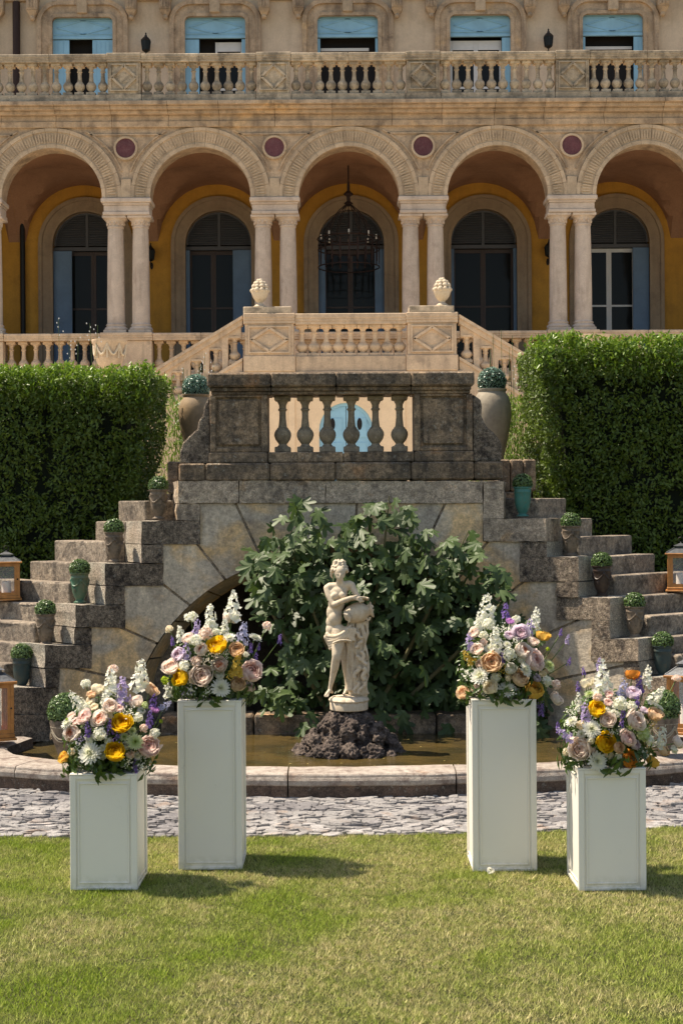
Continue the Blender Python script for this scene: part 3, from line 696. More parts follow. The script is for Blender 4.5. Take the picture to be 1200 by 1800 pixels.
# landing balustrade: two lozenge pedestals with cap stones, balusters between
for (xa, xb) in ((-2.26, -1.22), (1.20, 2.24)):
    b = MB(); b.box(xa, xb, Y4-.2, Y4+.2, 4.94, 5.62, .01); b.box(xa-.03, xb+.03, Y4-.24, Y4+.24, 4.602, 4.94, .015)
    lozenge(b, (xa+xb)/2, (xb-xa)*.86, 4.99, 5.57, Y4-.2); lb(b, 'pedestal')
    b = MB(); rail_block(b, xa-.03, xb+.03, Y4-.26, Y4+.26, 5.622, 5.84); lb(b, 'pedestal_cap')
    lb(MB().box(xa+.03-(.06 if xa < 0 else 0), xb-.05, Y4-.22, Y4+.22, 5.842, 5.985, .012), 'finial_block', M['villa_rail'])
lb(MB().box(-1.187, 1.167, Y4-.17, Y4+.17, 4.602, 4.93, .01), 'base_course')
b = MB(); rail_block(b, -1.187, 1.167, Y4-.23, Y4+.23, 5.602, 5.83); lb(b, 'rail')
bl4 = baluster_mesh('baluster', M['stairstone'], .67, .27)
for q in range(9): link('baluster', bl4, ld, (-1.187+2.354*(q+.5)/9, 0, 4.931-1.5))
# sloping flights
for sg in (-1, 1):
    xs_, zs_ = (2.30 if sg > 0 else 2.32), 5.80
    sl_ = .60; L_ = 6.3
    X = lambda t: sg*(xs_+t)
    b = MB()
    for (za, zb, th) in ((-.19, -.07, .16), (-.07, .0, .21)):
        b.prism_xz([(X(0), zs_+za), (X(L_), zs_+za-sl_*L_), (X(L_), zs_+zb-sl_*L_), (X(0), zs_+zb)], Y4-th, Y4+th)
    lb(b, 'sloping_coping')
    b = MB()
    b.prism_xz([(X(.0), 1.5), (X(L_), 1.5), (X(L_), max(1.52, zs_-.97-sl_*L_)), (X(0), zs_-.97)], Y4-.15, Y4+.15)
    b.prism_xz([(X(.0), zs_-.97), (X(L_-.1), zs_-.97-sl_*(L_-.1)), (X(L_-.1), zs_-.90-sl_*(L_-.1)), (X(0), zs_-.90)], Y4-.19, Y4+.19)
    lb(b, 'flight_wall')
    t = .17
    while t < 5.6:
        # each baluster stands in its own arched opening: stone web between the openings
        bm_ = baluster_mesh('baluster', M['stairstone'], .60, .25); z0 = zs_-.90-sl_*t-.02
        link('baluster', bm_, ld, (X(t), 0, z0-1.5))
        w0, w1 = t+.14, t+.265
        lb(MB().prism_xz([(X(w0), zs_-.90-sl_*w0), (X(w1), zs_-.90-sl_*w1), (X(w1), zs_-.19-sl_*w1), (X(w0), zs_-.19-sl_*w0)], Y4-.1, Y4+.1), 'web_pier')
        b = MB(); nn = 6
        for q in range(nn):
            ta, tb = t-.14+.28*q/nn, t-.14+.28*(q+1)/nn
            arc = lambda tt: zs_-.31-sl_*t-.10+ .10*math.sqrt(max(0, 1-((tt-t)/.141)**2))-sl_*0
            b.prism_xz([(X(ta), min(arc(ta), zs_-.2-sl_*ta)), (X(tb), min(arc(tb), zs_-.2-sl_*tb)), (X(tb), zs_-.19-sl_*tb), (X(ta), zs_-.19-sl_*ta)], Y4-.1, Y4+.1)
        lb(b, 'web_arch')
        t += .405
    for q in range(16):
        lb(MB().box(min(X(.35*q), X(.35*q+.37)), max(X(.35*q), X(.35*q+.37)), Y4+.2, Y2-.3, 1.5, max(1.6, 4.58-.21*(q+1)), .01), 'step', M['villa_rail'])
# finials: stone baskets of fruit
def finial(px, label):
    b = MB().lathe([(.13,0),(.14,.03),(.10,.06),(.06,.09),(.06,.12),(.10,.15),(.15,.22),(.18,.30),(.19,.36),(.17,.38)], n=16)
    t = thing('stone_finial', label, 'finial', ((un(px, 540)[0])*k4, Y4, 5.986), 'fruit basket finials on the landing')
    b.build('basket', M['statue'], t, True)
    f = MB(); r = random.Random(3)
    for lv, (zz, rr, nn) in enumerate(((.37,.165,10),(.45,.13,8),(.52,.085,6),(.575,.03,3))):
        for q in range(nn):
            a = 2*math.pi*(q+.5*lv)/nn; f.ball((rr*math.cos(a), rr*math.sin(a), zz), r.uniform(.048,.062), 8, 6)
    f.build('fruit', M['statue'], t, True)
finial(457, 'carved stone fruit basket on the pedestal where the left flight begins')
finial(777, 'carved stone fruit basket on the pedestal where the right flight begins')
# garlanded urns at the courtyard edge
def garland_urn(px, ptop, d, label):
    p = W(px, ptop, d); s = d/F
    t = thing('garlanded_urn', label, 'urn', (p.x, d, 1.5), 'garlanded urns in front of the terrace')
    h = (p.z-1.5)/.84; t.scale = (.84,.84,.84)
    MB().box(-.3,.3,-.3,.3,0,h-1.05,.02).build('pedestal', M['stairstone'], t)
    o = h-1.05
    MB().lathe([(.2,o),(.22,o+.05),(.12,o+.12),(.09,o+.2),(.14,o+.3),(.25,o+.45),(.32,o+.65),(.33,o+.85),(.37,o+.95),(.40,o+1.0),(.40,o+1.05),(.34,o+1.05),(.3,o+.95)], n=28).build('bowl', M['stairstone'], t, True)
    g = MB()
    for q in range(8):
        a0, a1 = 2*math.pi*q/8, 2*math.pi*(q+1)/8
        g.tube([((.36-.02*math.sin(math.pi*k/8))*math.cos(a0+(a1-a0)*k/8), (.36-.02*math.sin(math.pi*k/8))*math.sin(a0+(a1-a0)*k/8), o+.92-.22*math.sin(math.pi*k/8)) for k in range(9)], .028, 6)
        g.tube([(.37*math.cos(a0), .37*math.sin(a0), o+.95), (.33*math.cos(a0), .33*math.sin(a0), o+.62)], .022, 6)
    g.build('garland', M['statue'], t, True)
garland_urn(193, 598, 27, 'large pale urn with carved garlands standing behind the left hedge')
garland_urn(1043, 590, 27, 'pale urn whose rim just shows over the right hedge')

# ------------------------------------------------------------------ lamps
def wall_lamp(px, py, label, name='wall_lantern', s=1.0):
    p = W(px, py, Y3); t = thing(name, label, 'wall lamp', (p.x, Y3-.32*s, p.z))
    b = MB().lathe([(.05,0),(.09,.03),(.14,.06),(.15,.07)], n=6); b.lathe([(.18,.40),(.19,.42),(.12,.50),(.05,.56),(.05,.60),(.02,.62),(.035,.66),(.0,.72)], n=6)
    for q in range(6):
        a = 2*math.pi*(q+.5)/6; b.tube([(.14*math.cos(a), .14*math.sin(a), .07), (.18*math.cos(a), .18*math.sin(a), .4)], .012, 5)
    b.v = [(x*s, y*s, z*s) for x, y, z in b.v]; b.build('lamp_frame', M['iron'], t)
    g = MB().lathe([(.13,.07),(.17,.4)], n=6); g.v = [(x*s, y*s, z*s) for x, y, z in g.v]; g.build('lamp_glass', M['glass'], t)
    a = MB().tube([(0,0,0),(0,.02,-.1),(0,.12,-.2),(0,.25,-.16),(0,.31,-.05)], .02, 6); a.ball((0,.31,-.12), (.06,.02,.14), 8, 6); a.ball((0,.02,-.1), .035, 8, 6)
    a.v = [(x*s, y*s, z*s) for x, y, z in a.v]; a.build('bracket', M['iron'], t, True)
wall_lamp(259, 97, 'black lantern on the upper wall between the two left blue windows', s=.75)
wall_lamp(961, 90, 'black lantern on the upper wall between the two right blue windows', s=.75)
wall_lamp(267, 462, 'dark bracket lamp on ochre wall beside the second loggia door', s=.7)
wall_lamp(962, 455, 'dark bracket lamp on ochre wall peeping past the right twin columns', s=.7)
# hanging lantern in the centre bay
p = W(613, 470, 36.2); t = thing('hanging_lantern', 'huge iron cage chandelier hanging under the central arch', 'chandelier', (p.x, 36.2, p.z))
b = MB().tube([(0,0,2.2),(0,0,3.1)], .02, 6); b.lathe([(.02,1.55),(.06,1.6),(.12,1.62),(.05,1.68),(.05,1.8),(.13,1.86),(.04,1.95),(.04,2.1),(.01,2.25)], n=8)
for q in range(12):
    a = 2*math.pi*q/12; c, s_ = math.cos(a), math.sin(a)
    b.tube([(.04*c,.04*s_,1.62),(.25*c,.25*s_,1.45),(.5*c,.5*s_,1.1),(.62*c,.62*s_,.75)], .012, 5)
for zz, rr in ((.75,.62),(.45,.78),(.0,.78),(.72,.8)):
    b.tube([(rr*math.cos(2*math.pi*q/24), rr*math.sin(2*math.pi*q/24), zz) for q in range(25)], .016, 5)
b.build('cage', M['rust'], t)
b = MB()
for q in range(22):
    a = 2*math.pi*q/22; b.box(-.022,.022,-.006,.006,0,.45+.12*random.random(), M=Matrix.Rotation(a, 4, 'Z') @ Matrix.Translation((0,.78,.1)))
b.build('pendant_skirt', M['rust'], t)
b = MB()
for q in range(8): a = 2*math.pi*q/8; b.tube([(.7*math.cos(a), .7*math.sin(a), .72), (.7*math.cos(a), .7*math.sin(a), .84)], .02, 6)
b.build('candle', M['candle'], t)

# ------------------------------------------------------------------ fountain wall (horseshoe stair front)
DC = [(0,10.2),(290,10.17),(350,10.05),(418,9.9),(472,9.75),(523,9.58),(580,9.4),(700,9.02)]
def Dc(a): return float(np.interp(abs(a), [p[0] for p in DC], [p[1] for p in DC]))
def FP(u, v, off=0.0):
    a, b_ = un(u, v); d = Dc(a); e = 12.0
    x = a*d/F; xa, xb = (a-e)*Dc(a-e)/F, (a+e)*Dc(a+e)/F
    t = Vector((xb-xa, Dc(a+e)-Dc(a-e))).normalized(); n_ = Vector((t.y, -t.x))
    return Vector((x+n_.x*off, d+n_.y*off, CAMZ-b_*d/F))
fw = thing('fountain_wall', 'weathered grey stone stair wall with stepped sides, arch and short balustrade over the fountain', 'wall', (0, 10.2, 0))
def jit_poly(poly, step=11, j=.95):
    out = []
    n = len(poly)
    for i in range(n):
        p, q = poly[i], poly[(i+1) % n]; L = math.dist(p, q); k = max(1, int(L/step))
        for s_ in range(k):
            t = s_/k; out.append((p[0]+(q[0]-p[0])*t+random.uniform(-j, j), p[1]+(q[1]-p[1])*t+random.uniform(-j, j)))
    return out
def piece_bm(bm, th, ch, front, back):
    fs = [f for f in bm.faces]
    r = bmesh.ops.inset_region(bm, faces=fs, thickness=th, use_even_offset=True)
    rim = set(v for f in r['faces'] for v in f.verts)
    inner = set(v for f in fs for v in f.verts)
    for v in bm.verts: v.co.z = front if v in inner else front-ch
    be = [e for e in bm.edges if e.is_boundary]
    r = bmesh.ops.extrude_edge_only(bm, edges=be)
    for g in r['geom']:
        if isinstance(g, bmesh.types.BMVert): g.co.z = back
def finish(bm, name, m, parent, o3=Vector((0,10.2,0)), ends=False):
    side = set(f for f in bm.faces if max(v.co.z for v in f.verts)-min(v.co.z for v in f.verts) > .05) if ends else set()
    for v in bm.verts: v.co = FP(v.co.x, v.co.y, v.co.z)-o3
    bmesh.ops.recalc_face_normals(bm, faces=bm.faces)
    me = bpy.data.meshes.new(name); me.materials.append(m)
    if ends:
        me.materials.append(M['sunlit_aggregate'])  # side and top faces take the stone with painted-in sun
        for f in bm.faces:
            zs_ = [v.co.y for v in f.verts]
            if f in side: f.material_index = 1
    bm.to_mesh(me); bm.free(); return link(name, me, parent)
def slice_u(bm):
    for u in range(0, 1200, 26):
        if abs(u-600) > 270:
            bmesh.ops.bisect_plane(bm, geom=bm.verts[:]+bm.edges[:]+bm.faces[:], plane_co=(u,0,0), plane_no=(1,0,0))
def piece(poly, name, m, front=0.0, back=-.3, th=1.6, ch=.008, gap=.5, parent=fw):
    cx = sum(p[0] for p in poly)/len(poly); cy = sum(p[1] for p in poly)/len(poly)
    poly = [(p[0]+(gap if p[0] < cx else -gap), p[1]+(gap if p[1] < cy else -gap)) for p in poly]
    bm = bmesh.new(); bm.faces.new([bm.verts.new((x, y, 0)) for x, y in jit_poly(poly)])
    slice_u(bm); piece_bm(bm, th, ch, front, back); return finish(bm, name, m, parent, ends=(m is M['rubble']))
def rect(a, b_, c, d): return [(a, b_), (c, b_), (c, d), (a, d)]
for r_ in ((313,845,420,885),(420,845,572,885),(572,845,728,885),(728,845,848,885)): piece(rect(*r_), 'block', M['garden'], .012, -.45)
for r_ in ((848,845,885,911),): piece(rect(*r_), 'block', M['garden'], .012, -.3)
LB = [(313,885,352,915),(247,915,352,957),(247,957,287,990),(184,990,287,1030),(184,1030,219,1063),(130,1063,219,1103),(130,1103,161,1133),(77,1133,161,1175),(77,1175,103,1208),(20,1208,103,1256),(20,1256,103,1304)]
RB = [(848,911,961,952),(913,952,961,979),(913,979,1018,1023),(977,1023,1018,1050),(977,1050,1073,1090),(1040,1090,1073,1122),(1040,1122,1124,1163),(1095,1163,1124,1190),(1095,1190,1180,1246),(1095,1246,1180,1304)]
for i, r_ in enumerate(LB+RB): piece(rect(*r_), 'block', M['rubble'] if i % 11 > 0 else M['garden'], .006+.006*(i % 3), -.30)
# voussoir panels: one region, split by radial joints
AC, AR = (600, 1275), 320
reg = [(103,1304),(103,1175),(161,1175),(161,1103),(219,1103),(219,1030),(287,1030),(287,957),(352,957),(352,885),(848,885),(848,952),(913,952),(913,1023),(977,1023),(977,1090),(1040,1090),(1040,1163),(1095,1163),(1095,1304)]
def RA(a):
    d_ = math.degrees(a); d_ = d_ if d_ <= 90 else 180-d_
    return AR+42*max(0, min(1, (60-d_)/45))
arc = [(AC[0]+RA(math.pi*k/40)*math.cos(math.pi*k/40), AC[1]-RA(math.pi*k/40)*math.sin(math.pi*k/40)) for k in range(41)]
reg2 = reg+[(961,1304)]+arc+[(239,1304)]
angs = [12,24,38.4,51.5,64.5,94,115,128.5,141.6,156,168]
bounds = [-8]+[180-a for a in angs][::-1]+[188]
for k in range(len(bounds)-1):
    a0, a1 = R(bounds[k]), R(bounds[k+1])
    bm = bmesh.new(); bm.faces.new([bm.verts.new((x, y, 0)) for x, y in reg2])
    for a, sgn in ((a0, 1), (a1, -1)):
        n_ = Vector((math.sin(a), math.cos(a), 0))*sgn   # screen-down v: direction (cos,-sin)
        nn = Vector((math.sin(a), math.cos(a), 0))
        if sgn > 0: no = Vector((math.sin(a), math.cos(a), 0))
        else: no = -Vector((math.sin(a), math.cos(a), 0))
        off = no*-2.3
        bmesh.ops.bisect_plane(bm, geom=bm.verts[:]+bm.edges[:]+bm.faces[:], plane_co=Vector((AC[0], AC[1], 0))+off, plane_no=no, clear_outer=True)
    if not bm.faces: bm.free(); continue
    bmesh.ops.triangulate(bm, faces=bm.faces[:], ngon_method='EAR_CLIP')
    # drop pieces on the far side of the arch
    mid = Vector((math.cos((a0+a1)/2), -math.sin((a0+a1)/2)))
    bad = [f for f in bm.faces if (f.calc_center_median().xy-Vector(AC)).dot(mid) < 0]
    if bad: bmesh.ops.delete(bm, geom=bad, context='FACES')
    for u in range(26, 1200, 26): bmesh.ops.bisect_plane(bm, geom=bm.verts[:]+bm.edges[:]+bm.faces[:], plane_co=(u,0,0), plane_no=(1,0,0))
    if bm.faces:
        piece_bm(bm, 2.6, .018, -.008, -.40); finish(bm, 'voussoir', M['field'], fw)
# mortar bed just behind the joints
def inpoly(x, y, P):
    c = False; j = len(P)-1
    for i in range(len(P)):
        if (P[i][1] > y) != (P[j][1] > y) and x < (P[j][0]-P[i][0])*(y-P[i][1])/(P[j][1]-P[i][1])+P[i][0]: c = not c
        j = i
    return c
bm = bmesh.new(); outl = [(60,1304)]+reg[:-1]+[(1140,1304)]
for k in range(-5, 185, 1):
    a0, a1 = R(k), R(k+1); q = 1.0
    while q < 460:
        r0_, r1_ = RA((a0+a1)/2)+q, RA((a0+a1)/2)+q+13; rm = r0_+2
        x_, y_ = AC[0]+rm*math.cos((a0+a1)/2), AC[1]-rm*math.sin((a0+a1)/2)
        if not inpoly(x_, y_, reg): break
        bm.faces.new([bm.verts.new((AC[0]+rr_*math.cos(aa), AC[1]-rr_*math.sin(aa), -.024)) for rr_, aa in ((r0_, a0), (r1_, a0), (r1_, a1), (r0_, a1))])
        q += 13
finish(bm, 'mortar_bed', M['garden'], fw)
def wb(b, name, m, parent=fw, sm=False):
    b.v = [(x, y-10.2, z) for x, y, z in b.v]; return b.build(name, m, parent, sm)
# splayed soffit stones under the arch
def AP(a, rad, y):
    u, v = AC[0]+rad*math.cos(a), AC[1]-rad*math.sin(a)
    q = FP(u, v, 0); dx = q.y-10.2
    return (q.x, y+max(dx, -.35)*.6, q.z) if y > 10.3 else (q.x, q.y+.02, q.z)
so_b = [-6,12,25,38.4,51.5,64.5,79,94,108,122,135,148,161,174,186]
for a0, a1 in zip(so_b[:-1], so_b[1:]):
    b_ = MB(); V = []
    for q in range(5):
        a = R(a0+.25+(a1-a0-.5)*q/4); V += [AP(a, RA(a)-1, 10.2), AP(a, RA(a)-22, 10.62), AP(a, RA(a)+16, 10.62)]
    b_.add([(x, y-10.2, z) for x, y, z in V], [(3*q, 3*q+3, 3*q+4, 3*q+1) for q in range(4)]+[(3*q+1, 3*q+4, 3*q+5, 3*q+2) for q in range(4)])
    b_.build('soffit_stone', M['field'], fw)
# niche behind the arch
kx = 10.2/F; r0 = AR*kx; zc = CAMZ-(AC[1]-900)*kx
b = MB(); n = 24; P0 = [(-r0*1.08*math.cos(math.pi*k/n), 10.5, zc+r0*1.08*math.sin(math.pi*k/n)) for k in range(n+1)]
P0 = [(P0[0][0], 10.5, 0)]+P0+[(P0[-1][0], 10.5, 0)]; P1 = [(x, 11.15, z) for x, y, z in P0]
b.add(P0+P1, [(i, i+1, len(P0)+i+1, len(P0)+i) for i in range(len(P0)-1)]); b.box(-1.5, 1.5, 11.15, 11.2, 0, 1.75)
wb(b, 'niche', stone('shaded_niche_stone', (.10,.075,.05), (.07,.055,.04), (.03,.025,.02), s=2.2, stain_amt=.6, streak=.4, speck=.5, bumps=1, bd=.012))  # darker stone, the shade inside the niche put into its colour
wb(MB().box(-1.6, -1.152, 10.64, 11.2, 1.35, 1.52), 'niche_roof', M['step']); wb(MB().box(1.152, 1.6, 10.64, 11.2, 1.35, 1.52), 'niche_roof', M['step'])
zz = lambda v: CAMZ+(900-v)*kx
xx = lambda u: (u-600)*kx
wb(MB().box(-1.15, 1.15, 10.64, 11.3, 1.55, zz(846)), 'landing_slab', M['step'])
# ledge course, parapet base, pedestals, cap, volutes
for a, c in ((315,362),(362,475),(475,590),(590,722),(722,833),(833,883)): wb(MB().box(xx(a)+.002, xx(c)-.002, 10.165, 10.63, zz(845)+.002, zz(813), .012), 'ledge_block', M['gardendark'])
for a, c in ((367,471),(471,604),(604,729),(729,833)): wb(MB().box(xx(a)+.002, xx(c)-.002, 10.19+.012*(471 <= a < 729), 10.52-.012*(471 <= a < 729), zz(813)+.002, zz(794), .008), 'base_block', M['gardendark'])
for a, c in ((370,471),(729,831)):
    b = MB(); z0, z1 = zz(794)+.002, zz(693); x0, x1 = xx(a), xx(c)
    b.box(x0, x1, 10.225, 10.5, z0, z1)
    w_ = .042
    b.box(x0, x0+w_, 10.2, 10.2245, z0, z1, .005); b.box(x1-w_, x1, 10.2, 10.2245, z0, z1, .005)
    b.box(x0+w_+.001, x1-w_-.001, 10.2, 10.2245, z1-.018, z1, .005); b.box(x0+w_+.001, x1-w_-.001, 10.2, 10.2245, z0, z0+.03, .005)
    b.box(x0+w_+.02, x1-w_-.02, 10.208, 10.2245, z0+.05, z1-.035, .007)
    wb(b, 'pedestal', M['gardendark'])
for a, c in ((366,478),(478,592),(592,723),(723,834)):
    b = MB(); e0 = .0 if a > 400 else .02; e1 = 0 if c < 800 else .02
    b.box(xx(a)+.002, xx(c)-.002, 10.135, 10.56, zz(680), zz(655.5), .012); b.box(xx(a)+.002+e0, xx(c)-.002-e1, 10.17, 10.53, zz(687), zz(680)-.001, .004); b.box(xx(a)+.002+e0*1.3, xx(c)-.002-e1*1.3, 10.19, 10.51, zz(693)+.001, zz(687)-.001, .004)
    wb(b, 'cap_block', M['gardendark'])
bl = baluster_mesh('baluster', M['gardendark'], zz(693)-zz(794)-.003, .125, 20)
bl.materials.clear(); bl.materials.append(stone('baluster_stone', (.36,.29,.20), (.28,.225,.16), (.08,.065,.05), s=3, stain_amt=.5, streak=.4, speck=.3, bumps=.7, bd=.006, vary=.12, lichen=.4))
for u in (496.5, 536.5, 576, 618.5, 661.5, 704): link('baluster', bl, fw, (xx(u), .14, zz(794)+.002))
wb(MB().box(xx(330), xx(870), 10.28, 10.44, zz(842), zz(797)), 'rubble_core', M['gardendark']); wb(MB().box(xx(385), xx(820), 10.28, 10.44, zz(691), zz(658)), 'rubble_core', M['gardendark'])
def volute(pts, name='volute'):
    b = MB(); b.prism_xz([(xx(u), zz(v)) for u, v in pts], 10.21, 10.48); o = wb(b, name, M['rubble']); 
    md = o.modifiers.new('b', 'BEVEL'); md.width = .012; md.segments = 2
    return o
volute([(369.5,694),(360,712),(358,728),(350,738),(348,752),(334,764),(322,776),(317,790),(316,812.6),(369.5,812.6)])
volute([(832,694),(846,704),(848,716),(847,733),(855,750),(868,762),(878,774),(883,788),(881,812.6),(832,812.6)])
# side retaining stones behind the flanks
for sg, x0, x1 in ((-1,-1.40,-1.12),(1,1.14,1.44)):
    for r_ in range(4):
        n_ = 3
        for q in range(n_):
            w_ = (x1-x0)/n_; o_ = .06*(r_ % 2)
            wb(MB().box(x0+w_*q+.003+o_, x0+w_*(q+1)-.003+o_, 10.95, 11.35, 1.0+.25*r_, 1.248+.25*r_, .012), 'retaining_block', M['gardendark'])

# ------------------------------------------------------------------ stairs behind the flanks
CB = Vector((0, 8.3))
def stair(side, corners, label):
    t = thing('garden_staircase', label, 'staircase', (side*1.6, 10.4, 0))
    lv = []
    for (u0, u1, v) in corners:   # block from u0 (inner) to u1 (outer) with its top at v
        z = FP((u0+u1)/2, v).z; lv.append((u0, u1, z))
    for i, (u0, u1, z) in enumerate(lv):
        znext = lv[i-1][2] if i else z+.29
        um = (u0+u1)/2
        for (ua, ub, zt) in ((u0, um, (z+znext)/2), (um, u1, z-.004)):
            pa, pb = FP(ua, 1000, -.285).xy, FP(ub, 1000, -.285).xy
            da, db = (pa-CB).normalized(), (pb-CB).normalized()
            L_ = (.45, .75, 1.2, 2.0, 2.4)[i]
            poly = [tuple(pa), tuple(pa+da*L_), tuple(pb+db*L_), tuple(pb)]
            b = MB()
            bm = bmesh.new(); bot = [bm.verts.new((p[0], p[1], 0)) for p in poly]; f = bm.faces.new(bot)
            r = bmesh.ops.extrude_face_region(bm, geom=[f])
            for g in r['geom']:
                if isinstance(g, bmesh.types.BMVert): g.co.z = zt
            bmesh.ops.recalc_face_normals(bm, faces=bm.faces)
            bmesh.ops.subdivide_edges(bm, edges=[e for e in bm.edges if e.calc_length() > .5], cuts=12)
            for v in bm.verts:
                if v.co.z > .1:
                    q = mnoise.noise_vector(v.co*5)*.012; v.co += Vector((q.x, q.y, q.z*.4))
            for v in bm.verts: v.co -= Vector((side*1.6, 10.4, 0))
            me = bpy.data.meshes.new('step'); bm.to_mesh(me); bm.free(); me.materials.append(M['step']); o = link('step', me, t)
            md = o.modifiers.new('b', 'BEVEL'); md.width = .012; md.segments = 2; md.angle_limit = R(50)
    return t
stair(-1, [(313,247,915),(247,184,990),(184,130,1063),(130,77,1133),(77,25,1208)], 'curved stone steps climbing behind the stepped wall from the lanterns on the left')
stair(1, [(885,961,911),(961,1018,979),(1018,1073,1050),(1073,1124,1122),(1124,1172,1190)], 'curved stone steps climbing behind the stepped wall from the lanterns on the right')

# ------------------------------------------------------------------ basin, water, rock
basin = thing('fountain_basin', 'low curved stone basin rim round the shallow brown pool', 'fountain basin', (0, 9, 0))
outer = [(-3.1,9.2),(-2.75,8.75),(-2.35,8.45),(-2.0,8.26),(-1.4,8.06),(-.7,7.94),(0,7.9),(.7,7.94),(1.4,8.06),(2.0,8.26),(2.35,8.45),(2.75,8.75),(3.1,9.2)]
inner = [(-2.02,9.32),(-2.10,9.0),(-2.04,8.76),(-1.85,8.55),(-1.35,8.32),(-.7,8.21),(0,8.17),(.7,8.21),(1.35,8.32),(1.85,8.55),(2.04,8.76),(2.10,9.0),(2.02,9.32)]
def crv(P, t):
    t = max(0, min(len(P)-1.0001, t)); i = int(t); f = t-i
    p0, p1, p2, p3 = (Vector(P[max(i-1,0)]), Vector(P[i]), Vector(P[i+1]), Vector(P[min(i+2, len(P)-1)]))
    return .5*((2*p1)+(-p0+p2)*f+(2*p0-5*p1+4*p2-p3)*f*f+(-p0+3*p1-3*p2+p3)*f**3)
cuts = [0,1.1,2.1,3.2,4.35,5.56,6.9,8.1,9.2,10.1,11.0,12]
for a, c in zip(cuts[:-1], cuts[1:]):
    n_ = 10; a += .006; c -= .006
    prof = [(0.03,0),(0.03,.075),(0.0,.082),(-.005,.105),(.012,.118),(.02,.121),(.03,.134),(.06,.141),(.5,.146),(.94,.141),(.99,.13),(1.0,.0)]
    V = []; Fc = []
    for i in range(n_+1):
        t = a+(c-a)*i/n_; o_, i_ = crv(outer, t), crv(inner, t); d_ = (i_-o_); L_ = d_.length
        for (f, z) in prof:
            q = o_+d_*f; w_ = mnoise.noise(Vector((q.x*6, q.y*6, z*9)))*.007
            V.append((q.x, q.y-9+w_, z+w_*.5*(z > .05)))
    m_ = len(prof)
    for i in range(n_):
        for k in range(m_-1): Fc.append((i*m_+k, (i+1)*m_+k, (i+1)*m_+k+1, i*m_+k+1))
    Fc.append(tuple(range(m_))); Fc.append(tuple(range(n_*m_, (n_+1)*m_))[::-1])
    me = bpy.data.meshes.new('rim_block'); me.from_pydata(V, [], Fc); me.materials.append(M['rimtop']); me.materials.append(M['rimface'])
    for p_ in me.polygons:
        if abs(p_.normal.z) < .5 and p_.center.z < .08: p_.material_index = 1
    link('rim_block', me, basin)
b = MB()
for a, c in ((-1.25,-.62),(-.61,.02),(.03,.64),(.65,1.25)): b2 = MB().box(a, c, 9.8-9, 10.05-9, 0, .2, .012); b2.build('back_kerb', M['gardendark'], basin)
b = MB(); P = [crv(inner, 12*i/40) for i in range(41)]; P = [(p.x*1.015, p.y-.02) for p in P]
b.add([(x, y, .07) for x, y in P]+[(2.0,10.3,.07),(-2.0,10.3,.07)], [tuple(range(43))]); tag(b.build('water', M['water']), kind='structure')
n_ = 46; u_ = rng.random((n_, 2)); FP_ = np.stack([-1.8+3.6*u_[:, 0], 8.35+1.2*u_[:, 1]*1.0, np.full(n_, .0725)], 1); FP_ = FP_[(np.abs(FP_[:, 0]) < 1.5) | (FP_[:, 1] > 8.8)]
V_, F_, T_ = leaves(FP_, np.tile([0,0,1.], (len(FP_),1)), rng.uniform(.012,.03,len(FP_)), rng.uniform(.006,.014,len(FP_)), .08)
tag(fast_mesh('fallen_leaves', V_, F_, plain('fallen_leaf', (.32,.24,.07), .6, var=.4, ns=12), None, T_), 'small yellow leaves floating on the brown pool water', 'leaves', kind='stuff')
def remeshed(b, name, m, parent, voxel, disp=None, smooth=2, base=None):
    me = b.mesh(name+'_source'); o = bpy.data.objects.new(name, me); C.objects.link(o)
    md = o.modifiers.new('r', 'REMESH'); md.mode = 'VOXEL'; md.voxel_size = voxel
    if smooth: md = o.modifiers.new('s', 'SMOOTH'); md.iterations = smooth; md.factor = .5
    dg = bpy.context.evaluated_depsgraph_get(); dg.update()
    me2 = bpy.data.meshes.new_from_object(o.evaluated_get(dg)); me2.name = name
    o.modifiers.clear(); o.data = me2; bpy.data.meshes.remove(me)
    if disp:
        nv = len(me2.vertices); co_ = np.empty(nv*3, np.float32); no_ = np.empty(nv*3, np.float32)
        me2.vertices.foreach_get('co', co_); me2.vertex_normals.foreach_get('vector', no_)
        co_ = co_.reshape(-1, 3); no_ = no_.reshape(-1, 3)
        d_ = np.array([disp(Vector(p)) for p in co_], np.float32); me2.vertices.foreach_set('co', (co_+no_*d_[:, None]).ravel())
    me2.materials.clear(); me2.materials.append(m)
    me2.polygons.foreach_set('use_smooth', [True]*len(me2.polygons)); me2.update()
    if parent is not None: o.parent = parent
    return o
SX = W(613, 1240, 9.1).x
b = MB(); r = random.Random(5)
b.tube([(0,0,-.08),(0,0,.08),(0,0,.2),(0,0,.245)], [.26,.19,.135,.115], 16)
for q in range(150):
    h = r.random()**1.0; a = r.uniform(0, 2*math.pi); rad = .25*(1-h)**.75+.085
    s_ = r.uniform(.018,.046)*(1.15-.4*h); b.ball((rad*math.cos(a)*1.0, rad*math.sin(a)*.9, .25*h-.03), (s_*r.uniform(.8,1.3), s_, s_*r.uniform(.8,1.5)), 10, 7)
b.ball((-.27,-.05,.0), (.07,.06,.06)); b.ball((.28,-.02,-.01), (.09,.06,.05)); b.ball((.15,-.2,.0), (.07,.06,.07)); b.ball((-.1,-.22,.02), (.08,.06,.09))
def rd(p):
    q = p*22; return .012*mnoise.noise(q)+.012*(1-abs(mnoise.noise(p*38))*2.4)*.7+.009*mnoise.noise(p*85)-.03*max(0, mnoise.noise(p*15+Vector((3,1,2)))-.05)
rock = remeshed(b, 'rock_pedestal', M['tufa'], None, .0052, rd, 0); rock.location = (SX, 9.1, .075)
tag(rock, 'knobbly dark tufa rock rising from the pool under the statue', 'rock')

